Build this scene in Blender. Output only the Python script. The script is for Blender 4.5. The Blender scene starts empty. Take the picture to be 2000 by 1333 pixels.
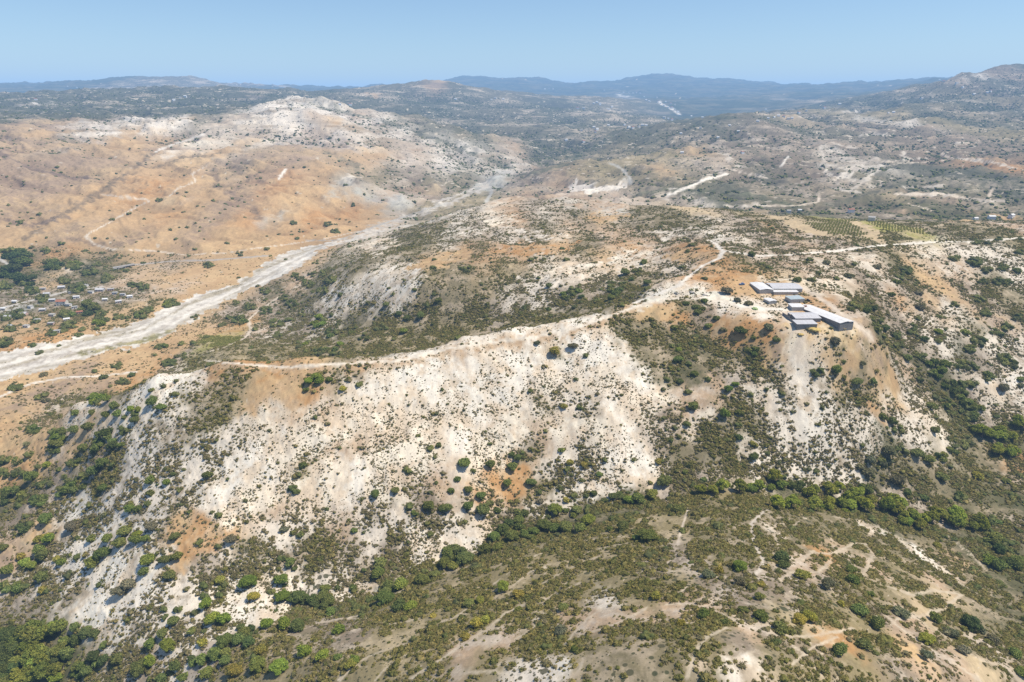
import bpy, math, random
import numpy as np

rng = np.random.default_rng(7)
random.seed(7)
sc = bpy.context.scene
COL = sc.collection

# ------------------------------------------------------------------ camera
CAM_Z = 150.0
PITCH = math.radians(19.5)
FOC = 1333.0                      # focal length in photo pixels (photo 2000 x 1333)
CP, SP = math.cos(PITCH), math.sin(PITCH)
cam_d = bpy.data.cameras.new('camera')
cam = bpy.data.objects.new('camera', cam_d)
COL.objects.link(cam)
cam.location = (0, 0, CAM_Z)
cam.rotation_euler = (math.pi / 2 - PITCH, 0, 0)
cam_d.sensor_width = 36.0
cam_d.lens = 36.0 * FOC / 2000.0
cam_d.clip_start = 1.0
cam_d.clip_end = 60000.0
sc.camera = cam


def ray(u, v):
    """Direction of the line of sight of photo pixel (u, v), scaled to dy = 1."""
    cx = (np.asarray(u, float) - 1000.0) / FOC
    cy = (666.5 - np.asarray(v, float)) / FOC
    dy = CP + cy * SP
    dz = -SP + cy * CP
    return cx / dy, dz / dy


# ------------------------------------------------------------------ noise
def _hash(ix, iy, seed):
    h = (ix.astype(np.int64) * 374761393 + iy.astype(np.int64) * 668265263 + seed * 974711) & 0xFFFFFFFF
    h = ((h ^ (h >> 13)) * 1274126177) & 0xFFFFFFFF
    h = h ^ (h >> 16)
    return h


def pnoise(x, y, seed=0):
    x0 = np.floor(x); y0 = np.floor(y)
    fx = x - x0; fy = y - y0
    ux = fx * fx * fx * (fx * (fx * 6 - 15) + 10)
    uy = fy * fy * fy * (fy * (fy * 6 - 15) + 10)

    def g(dx, dy):
        a = (_hash(x0 + dx, y0 + dy, seed) & 1023) * (2 * np.pi / 1024)
        return np.cos(a) * (fx - dx) + np.sin(a) * (fy - dy)
    n0 = g(0, 0) * (1 - ux) + g(1, 0) * ux
    n1 = g(0, 1) * (1 - ux) + g(1, 1) * ux
    return (n0 * (1 - uy) + n1 * uy) * 1.5


def fbm(x, y, octv=5, seed=0, gain=0.5, ridged=False):
    s = np.zeros_like(x); a = 1.0; f = 1.0
    for i in range(octv):
        n = pnoise(x * f + 17.3 * i, y * f - 9.1 * i, seed + i)
        if ridged:
            n = 0.5 - np.abs(n) * 1.6
        s += a * n
        a *= gain; f *= 2.03
    return s


# ------------------------------------------------------------------ terrain heights
# survey of the land: per column of the view, (v, z) = altitude of the ground met there,
# ('y', v, Y) = distance of a summit, ('h', Y, z) = ground in a hidden dip
SURVEY = {
 -250: [(1333,-190),(1150,-178),(950,-165),(820,-150),(740,-138),(660,-133),(600,-128),(540,-118),(500,-100),(450,-70),(400,-40),(350,-5),(300,35),(250,80),('y',200,4300),('h',6000,110),('y',172,9500)],
 0: [(1333,-176),(1250,-171),(1150,-162),(1050,-155),(950,-148),(880,-141),(820,-137),(780,-135.5),(740,-134),(700,-133),(660,-131),(600,-128),(540,-122),(500,-112),(450,-88),(400,-60),(350,-28),(300,10),(250,62),('y',215,3500),('y',186,4600),('h',6000,100),('y',166,9500)],
 150: [(1333,-166),(1250,-158),(1150,-149),(1050,-139),(950,-127),(880,-113),(830,-103),(790,-100),('h',560,-130),(745,-133.5),(700,-133),(660,-131.5),(600,-127.5),(540,-123),(500,-115),(450,-90),(400,-64),(350,-36),(300,2),(260,45),('y',215,3600),('y',180,4900),('h',6200,120),('y',162,9500)],
 300: [(1333,-150),(1250,-142),(1150,-131),(1050,-118),(950,-103),(850,-83),(790,-69),(735,-60),('h',570,-118),(700,-132),(660,-131.5),(600,-127),(550,-123),(500,-119),(450,-98),(400,-72),(350,-42),(300,-6),(270,24),(250,55),('y',232,2800),('h',3200,70),('y',212,3800),('y',172,5200),('h',6500,150),('y',150,9500)],
 450: [(1333,-128),(1250,-130),(1150,-128),(1050,-112),(950,-96),(850,-75),(770,-58),(705,-46),('h',560,-95),(680,-112),(650,-129),(610,-130),(560,-126.5),(500,-119),(450,-96),(400,-74),(350,-46),(300,-8),(260,38),('y',228,2900),('h',3300,80),('y',205,4200),('y',172,5400),('h',6500,150),('y',165,9500)],
 600: [(1333,-108),(1260,-114),(1190,-131),(1100,-121),(1000,-104),(900,-84),(800,-62),(740,-48),(698,-41),('h',545,-72),(670,-114),(620,-120),(580,-112),(540,-104),(505,-119),(490,-121.5),(470,-119),(440,-105),(400,-84),(350,-51),(300,-10),(250,50),(225,95),('y',200,3300),('h',3800,90),('y',190,4900),('y',178,5700),('h',8000,150),('y',172,13000)],
 700: [(1333,-96),(1250,-106),(1160,-128),(1000,-104),(900,-84),(800,-63),(698,-40),('h',545,-72),(665,-98),(620,-96),(560,-74),(520,-62),(480,-85),(450,-116),(420,-116),(400,-102),(350,-60),(300,-18),(250,42),('y',218,3400),('h',3900,70),('y',200,4900),('y',180,5800),('h',8000,150),('y',173,13000)],
 800: [(1333,-85),(1250,-95),(1160,-118),(1120,-124),(1000,-104),(900,-85),(800,-64),(692,-38),('h',550,-70),(660,-90),(620,-82),(560,-55),(510,-46),(470,-58),(445,-112),(410,-116),(380,-112),(350,-85),(300,-35),(260,18),('y',228,3500),('h',4100,40),('y',212,4700),('y',190,5600),('y',163,6300),('h',8500,150),('y',178,14000)],
 900: [(1333,-72),(1250,-84),(1150,-104),(1085,-121),(1000,-107),(900,-88),(800,-66),(660,-33),('h',565,-64),(630,-78),(590,-62),(540,-45),(500,-38),(450,-36),(415,-38),('h',1400,-90),(385,-115),(360,-113),(330,-92),(300,-55),(275,-15),('y',255,3300),('h',3800,-20),('y',235,4700),('y',200,5700),('y',166,6400),('h',8500,150),('y',152,14000)],
 1000: [(1333,-62),(1250,-74),(1150,-92),(1080,-108),(1035,-116),(900,-92),(800,-69),(700,-44),(643,-28),('h',580,-56),(605,-62),(560,-50),(500,-35),(450,-29),(400,-23),(385,-22),('h',1500,-75),(362,-113),(340,-112),(310,-85),(270,-40),(250,0),('y',220,5000),('y',204,5800),('y',184,6500),('h',9000,150),('y',156,14000)],
 1100: [(1333,-54),(1250,-66),(1150,-82),(1060,-102),(1005,-112),(900,-92),(800,-69),(700,-45),(628,-25),('h',590,-46),(590,-50),(550,-40),(500,-31),(450,-25),(400,-19),(388,-18),('h',1450,-65),(365,-98),(330,-66),(318,-60),('h',2700,-110),(295,-80),(270,-35),(250,-10),('y',220,5200),('y',207,6000),('y',187,6700),('h',9000,150),('y',162,14000)],
 1200: [(1333,-48),(1200,-62),(1100,-80),(1020,-98),(975,-106),(900,-90),(800,-67),(700,-43),(640,-28),(598,-20),('h',610,-34),(572,-38),(540,-36),(500,-28),(450,-22),(410,-18),(398,-17),('h',1350,-62),(385,-88),(362,-80),(330,-58),(315,-52),('h',2650,-75),(290,-48),(270,-20),(250,0),('y',225,5000),('y',213,6000),('y',197,6800),('h',9500,150),('y',164,14000)],
 1300: [(1333,-44),(1200,-57),(1100,-73),(1020,-90),(955,-102),(850,-80),(750,-57),(650,-33),(580,-16),(545,-15),('h',660,-24),(520,-25),(480,-20),(440,-15),(405,-13),('h',1300,-58),(388,-80),(360,-66),(330,-48),(300,-28),(270,-8),('y',245,3700),('h',4400,0),('y',238,5200),('y',230,6400),('h',10000,180),('y',149,14000)],
 1400: [(1333,-42),(1200,-53),(1100,-67),(1020,-83),(960,-95),(940,-96),(850,-79),(750,-56),(650,-33),(580,-15),(550,-10),(500,-8),(470,-8),(440,-9),(412,-10),('h',1250,-52),(395,-72),(370,-62),(330,-40),(300,-20),(270,5),(250,40),('y',232,3400),('h',4000,50),('y',236,4800),('y',226,6500),('h',10000,200),('y',158,14000)],
 1500: [(1333,-46),(1250,-49),(1150,-60),(1080,-71),(1000,-90),(950,-102),(850,-80),(750,-54),(680,-38),(640,-28),(590,-17),(550,-12),(500,-9),(470,-9),(430,-11),('h',1220,-50),(405,-74),(375,-63),(330,-38),(300,-14),(270,12),(250,42),('y',225,3400),('h',4200,60),('y',226,5000),('h',9000,200),('y',166,14000)],
 1600: [(1333,-54),(1250,-56),(1150,-68),(1080,-84),(1010,-101),(955,-110),(900,-97),(850,-82),(750,-55),(680,-36),(640,-26),(600,-18),(560,-14),(530,-12),(480,-10),(450,-12),(430,-14),('h',1200,-50),(410,-75),(380,-65),(350,-50),(320,-30),(300,-18),(270,8),(250,25),(230,60),('y',216,4400),('y',211,5500),('h',9000,220),('y',177,14000)],
 1700: [(1333,-60),(1250,-66),(1150,-80),(1080,-100),(1000,-119),(960,-118),(900,-102),(850,-88),(780,-70),(700,-54),(660,-50),(600,-33),(560,-24),(500,-12),(470,-11),(440,-13),('h',1180,-50),(415,-72),(380,-60),(340,-40),(310,-22),(280,0),(250,30),(225,62),('y',211,4800),('y',189,5600),('h',9000,230),('y',170,14000)],
 1800: [(1333,-68),(1250,-78),(1150,-99),(1080,-120),(1010,-128),(940,-119),(880,-106),(820,-93),(770,-86),(700,-66),(650,-54),(600,-42),(550,-32),(500,-19),(470,-14),(445,-14),('h',1150,-48),(425,-70),(400,-66),(380,-58),(350,-44),(320,-38),(290,-10),(260,25),(235,60),('y',205,4000),('y',182,4900),('y',166,5700),('h',8000,260),('y',160,14000)],
 1900: [(1333,-80),(1250,-95),(1150,-118),(1080,-132),(1000,-132),(920,-126),(870,-118),(800,-104),(750,-88),(700,-74),(650,-60),(600,-48),(550,-36),(500,-21),(470,-15),(443,-14),('h',1150,-46),(425,-69),(400,-64),(350,-40),(310,-25),(280,-2),(250,28),('y',225,3700),('y',200,4200),('y',172,4700),('y',148,5200),('h',7500,280)],
 2000: [(1333,-96),(1250,-112),(1150,-128),(1080,-137),(1000,-133),(930,-128),(870,-122),(800,-105),(750,-95),(700,-82),(650,-68),(600,-54),(550,-40),(500,-24),(470,-16),(440,-14),('h',1150,-45),(425,-68),(400,-62),(350,-35),(300,-8),(250,35),('y',222,3600),('y',200,4000),('y',170,4600),('y',150,4900),('y',130,5300),('h',7500,300)],
 2250: [(1333,-120),(1150,-135),(1000,-130),(870,-115),(750,-90),(650,-62),(550,-36),(470,-16),(440,-14),('h',1150,-45),(420,-66),(350,-30),(300,-5),(250,40),('y',200,3800),('y',160,4600),('y',135,5500),('h',7500,300)],
}
EXTRA = [('y',60,170,9500),('y',200,157,9500),('y',250,153,9500),('y',350,151,9500),('y',410,154,9500),('y',480,172,9500),
         ('y',560,194,3300),('y',590,190,3320),('y',630,197,3300),('y',605,168,13000),('y',650,176,13000),('y',745,167,13500),
         ('y',830,159,6300),('y',870,158,6300),('y',780,166,6300),('y',940,151,14000),('y',1030,153,14000),('y',1090,162,14000),('y',1140,173,14000),
         ('y',1200,160,14000),('y',1245,152,14000),('y',1285,147,14000),('y',1350,153,14000),('y',1470,160,14000),('y',1510,163,14000),('y',1530,172,14000),('y',1558,185,14000),('y',1600,181,14000),
         ('y',1750,158,12000),('y',1820,157,9000),('y',1880,146,5000),('y',1940,142,5100),('y',1970,131,5200),('y',2040,128,5300)]
ctrl = []


def add_ctrl(u, it):
    if it[0] == 'y':
        ax, az = ray(u, it[1]); Y = it[2]
        ctrl.append((float(ax), math.log(Y), float(az)))
    elif it[0] == 'h':
        Y, z = it[1], it[2]
        depth = Y * CP + (CAM_Z - z) * SP
        ctrl.append(((u - 1000) / FOC * depth / Y, math.log(Y), (z - CAM_Z) / Y))
    else:
        ax, az = ray(u, it[0])
        Y = (it[1] - CAM_Z) / float(az)
        ctrl.append((float(ax), math.log(Y), float(az)))


for u_, items in SURVEY.items():
    for it in items:
        add_ctrl(u_, it)
for e in EXTRA:
    add_ctrl(e[1], ('y', e[2], e[3]))
for a_ in np.linspace(-1.5, 1.5, 15):
    ctrl.append((a_, math.log(25000.0), -0.001))
    ctrl.append((a_, math.log(19000.0), 0.004))
    ctrl.append((a_, math.log(60.0), (-60 - 50 * abs(a_) - CAM_Z) / 60.0))
ctrl = np.array(ctrl)
Cc = 0.02


def solve_rbf(P, f, reg=1e-3):
    d = np.sqrt(((P[:, None, :] - P[None]) ** 2).sum(-1) + Cc * Cc)
    n = len(P)
    A = np.zeros((n + 3, n + 3))
    A[:n, :n] = -d + np.eye(n) * reg
    A[:n, n] = 1; A[:n, n + 1:] = P
    A[n, :n] = 1; A[n + 1:, :n] = P.T
    return np.linalg.solve(A, np.concatenate([f, np.zeros(3)]))


P_ = ctrl[:, :2].copy()
W_ = solve_rbf(P_, ctrl[:, 2])

NA, NB = 1440, 1200
AMAX, Y0, Y1 = 1.42, 62.0, 24000.0
A1 = np.linspace(-AMAX, AMAX, NA)
B1 = np.linspace(math.log(Y0), math.log(Y1), NB)
# the interpolant is smooth: evaluate it on a coarse lattice and refine bilinearly x2
ca = np.linspace(-AMAX, AMAX, 381); cb = np.linspace(B1[0], B1[-1], 296)
CA, CB = np.meshgrid(ca, cb)
q = np.stack([CA.ravel(), CB.ravel()], 1)
tc = np.empty(len(q))
for s in range(0, len(q), 20000):
    qq = q[s:s + 20000]
    d = np.sqrt(((qq[:, None, :] - P_[None]) ** 2).sum(-1) + Cc * Cc)
    tc[s:s + 20000] = -d @ W_[:-3] + W_[-3] + qq @ W_[-2:]
tc = tc.reshape(CA.shape)


def cubic_up(m, n_new, axis):
    m = np.moveaxis(m, axis, 0)
    n = m.shape[0]
    p = np.linspace(0, n - 1, n_new)
    i = np.clip(np.floor(p).astype(int), 0, n - 2); f = (p - i)[:, None]
    g = lambda k: m[np.clip(i + k, 0, n - 1)]
    p0, p1, p2, p3 = g(-1), g(0), g(1), g(2)
    r = p1 + 0.5 * f * (p2 - p0 + f * (2 * p0 - 5 * p1 + 4 * p2 - p3 + f * (3 * (p1 - p2) + p3 - p0)))
    return np.moveaxis(r, 0, axis)


T = cubic_up(cubic_up(tc, NB, 0), NA, 1)
GA, GB = np.meshgrid(A1, B1)
GY = np.exp(GB); GX = GA * GY
# natural relief: spurs and rills on top of the surveyed shape
wx = GA + 0.04 * fbm(GA * 5, GB * 5, 3, 90); wb = GB + 0.04 * fbm(GA * 5, GB * 5, 3, 95)
rel = 0.0034 * fbm(wx * 9, wb * 9, 6, 1, 0.52, ridged=True) + 0.0014 * fbm(GA * 34, GB * 34, 4, 20, 0.55)
damp = np.clip((GB - math.log(160)) / 1.0, 0.35, 1.0)
plain = np.clip((-112 - (T * GY + CAM_Z)) / 14.0, 0, 1) * np.clip((GY - 600) / 120, 0, 1)     # flat river plain
far_k = 1 + 1.05 * np.clip((GY - 1000) / 700, 0, 1) - 1.0 * np.clip((GY - 4300) / 1800, 0, 1) + .35 * np.clip((GY - 8000) / 4000, 0, 1)
rel = rel - rel.mean()
rel = rel + .0010 * (fbm(wx * 4.3 + 3, wb * 4.3, 3, 77, .5, ridged=True) - .25) * np.clip((GY - 1250) / 500, 0, 1) * np.clip((4600 - GY) / 1200, 0, 1)
# rills that run down the chalk slopes
rill = fbm(GA * 62 + 0.9 * wb, GB * 13, 3, 33, .6, ridged=True)
rel = rel - .0006 * (rill - rill.mean()) * np.clip((700 - GY) / 150, 0, 1)
T = T + rel * damp * (1 - 0.85 * plain) * far_k
GZ = T * GY + CAM_Z
# the farm stands on a levelled yard
pad = np.clip(1.5 - np.sqrt(((GX - 247) / 62) ** 2 + ((GY - 562) / 56) ** 2), 0, .75) / .75
pad = pad * pad * (3 - 2 * pad)
GZ = GZ * (1 - pad) + (-16.3 + (GY - 566) * .085) * pad


def gridval(F, x, y):
    a = np.asarray(x) / np.asarray(y)
    b = np.log(np.maximum(y, 1.0))
    fi = np.clip((b - B1[0]) / (B1[1] - B1[0]), 0, NB - 1.001)
    fj = np.clip((a + AMAX) / (2 * AMAX) * (NA - 1), 0, NA - 1.001)
    i = fi.astype(int); j = fj.astype(int); di = fi - i; dj = fj - j
    return (F[i, j] * (1 - di) * (1 - dj) + F[i + 1, j] * di * (1 - dj) + F[i, j + 1] * (1 - di) * dj + F[i + 1, j + 1] * di * dj)


def height(x, y):
    return gridval(GZ, np.asarray(x, float), np.asarray(y, float))


_steps = np.exp(np.linspace(B1[0] + 0.01, B1[-1] - 0.01, 2600))


def ground(u, v):
    """World points where the lines of sight of the photo pixels meet the land (N,3); NaN if they miss."""
    u = np.atleast_1d(np.asarray(u, float)); v = np.atleast_1d(np.asarray(v, float))
    out = np.full((len(u), 3), np.nan)
    for s in range(0, len(u), 400):
        ax, az = ray(u[s:s + 400], v[s:s + 400])
        fj = np.clip((ax + AMAX) / (2 * AMAX) * (NA - 1), 0, NA - 1.001)
        Y = _steps[None, :].repeat(len(ax), 0)
        h = height(ax[:, None] * Y, Y)
        under = (CAM_Z + az[:, None] * Y) < h
        k = under.argmax(1); ok = under.any(1) & (k > 0)
        r = np.arange(len(ax))
        k1 = np.maximum(k, 1)
        lo, hi = Y[r, k1 - 1], Y[r, k1]
        for _ in range(12):
            m = 0.5 * (lo + hi)
            b = (CAM_Z + az * m) < height(ax * m, m)
            hi = np.where(b, m, hi); lo = np.where(b, lo, m)
        p = np.stack([ax * hi, hi, height(ax * hi, hi)], 1)
        p[~ok] = np.nan
        out[s:s + 400] = p
    return out
# ------------------------------------------------------------------ land cover
# type: albedo 1, albedo 2 (patches), share of albedo 2 (0..1), dark speck amount
COVER = {
 'W': ((.745,.685,.58), (.61,.50,.37), .42, .35),   # bare white chalk
 'P': ((.59,.475,.345), (.72,.64,.51), .48, .5),   # pale chalk with dry grass
 'T': ((.44,.32,.21), (.54,.45,.35), .40, .35),   # tan earth
 'D': ((.53,.37,.195), (.47,.31,.16), .50, .18),   # golden dry grass
 'O': ((.43,.24,.10), (.48,.32,.17), .40, .22),  # orange brown soil
 'R': ((.34,.245,.165), (.46,.33,.19), .42, .45),  # purplish brown slope
 'B': ((.25,.20,.145), (.46,.39,.31), .42, .70),  # grey brown scrub on pale earth
 'C': ((.66,.585,.48), (.33,.27,.19), .34, .8),  # chalk dotted with scrub
 'G': ((.215,.18,.105), (.37,.30,.205), .38, .7),   # olive scrub
 'V': ((.25,.205,.11), (.37,.30,.185), .40, .7),   # yellow green scrub
 'F': ((.115,.108,.055), (.22,.185,.115), .34, .7),  # dark woodland
 'Y': ((.32,.30,.085), (.40,.33,.16), .48, .3),  # green field
 'L': ((.50,.39,.24), (.46,.35,.21), .4, .05),    # pale straw field
 'S': ((.62,.57,.49), (.46,.41,.345), .45, .3),  # gravel
 'E': ((.50,.49,.44), (.42,.42,.36), .4, .1),    # grey green marl
 'U': ((.215,.17,.12), (.36,.275,.19), .36, .85),  # purplish scrub of the right hills
 'H': ((.165,.15,.10), (.42,.35,.26), .34, .8),    # far hills: scrub with pale terraces
 'K': ((.115,.115,.078), (.34,.29,.22), .27, .85),  # far dark scrub hills
 'Q': ((.72,.65,.55), (.30,.245,.175), .36, .7),     # far white bluffs
 'M': ((.07,.085,.055), (.13,.125,.08), .4, .2),  # far forested mountains
}
KEYS = list(COVER)
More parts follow.
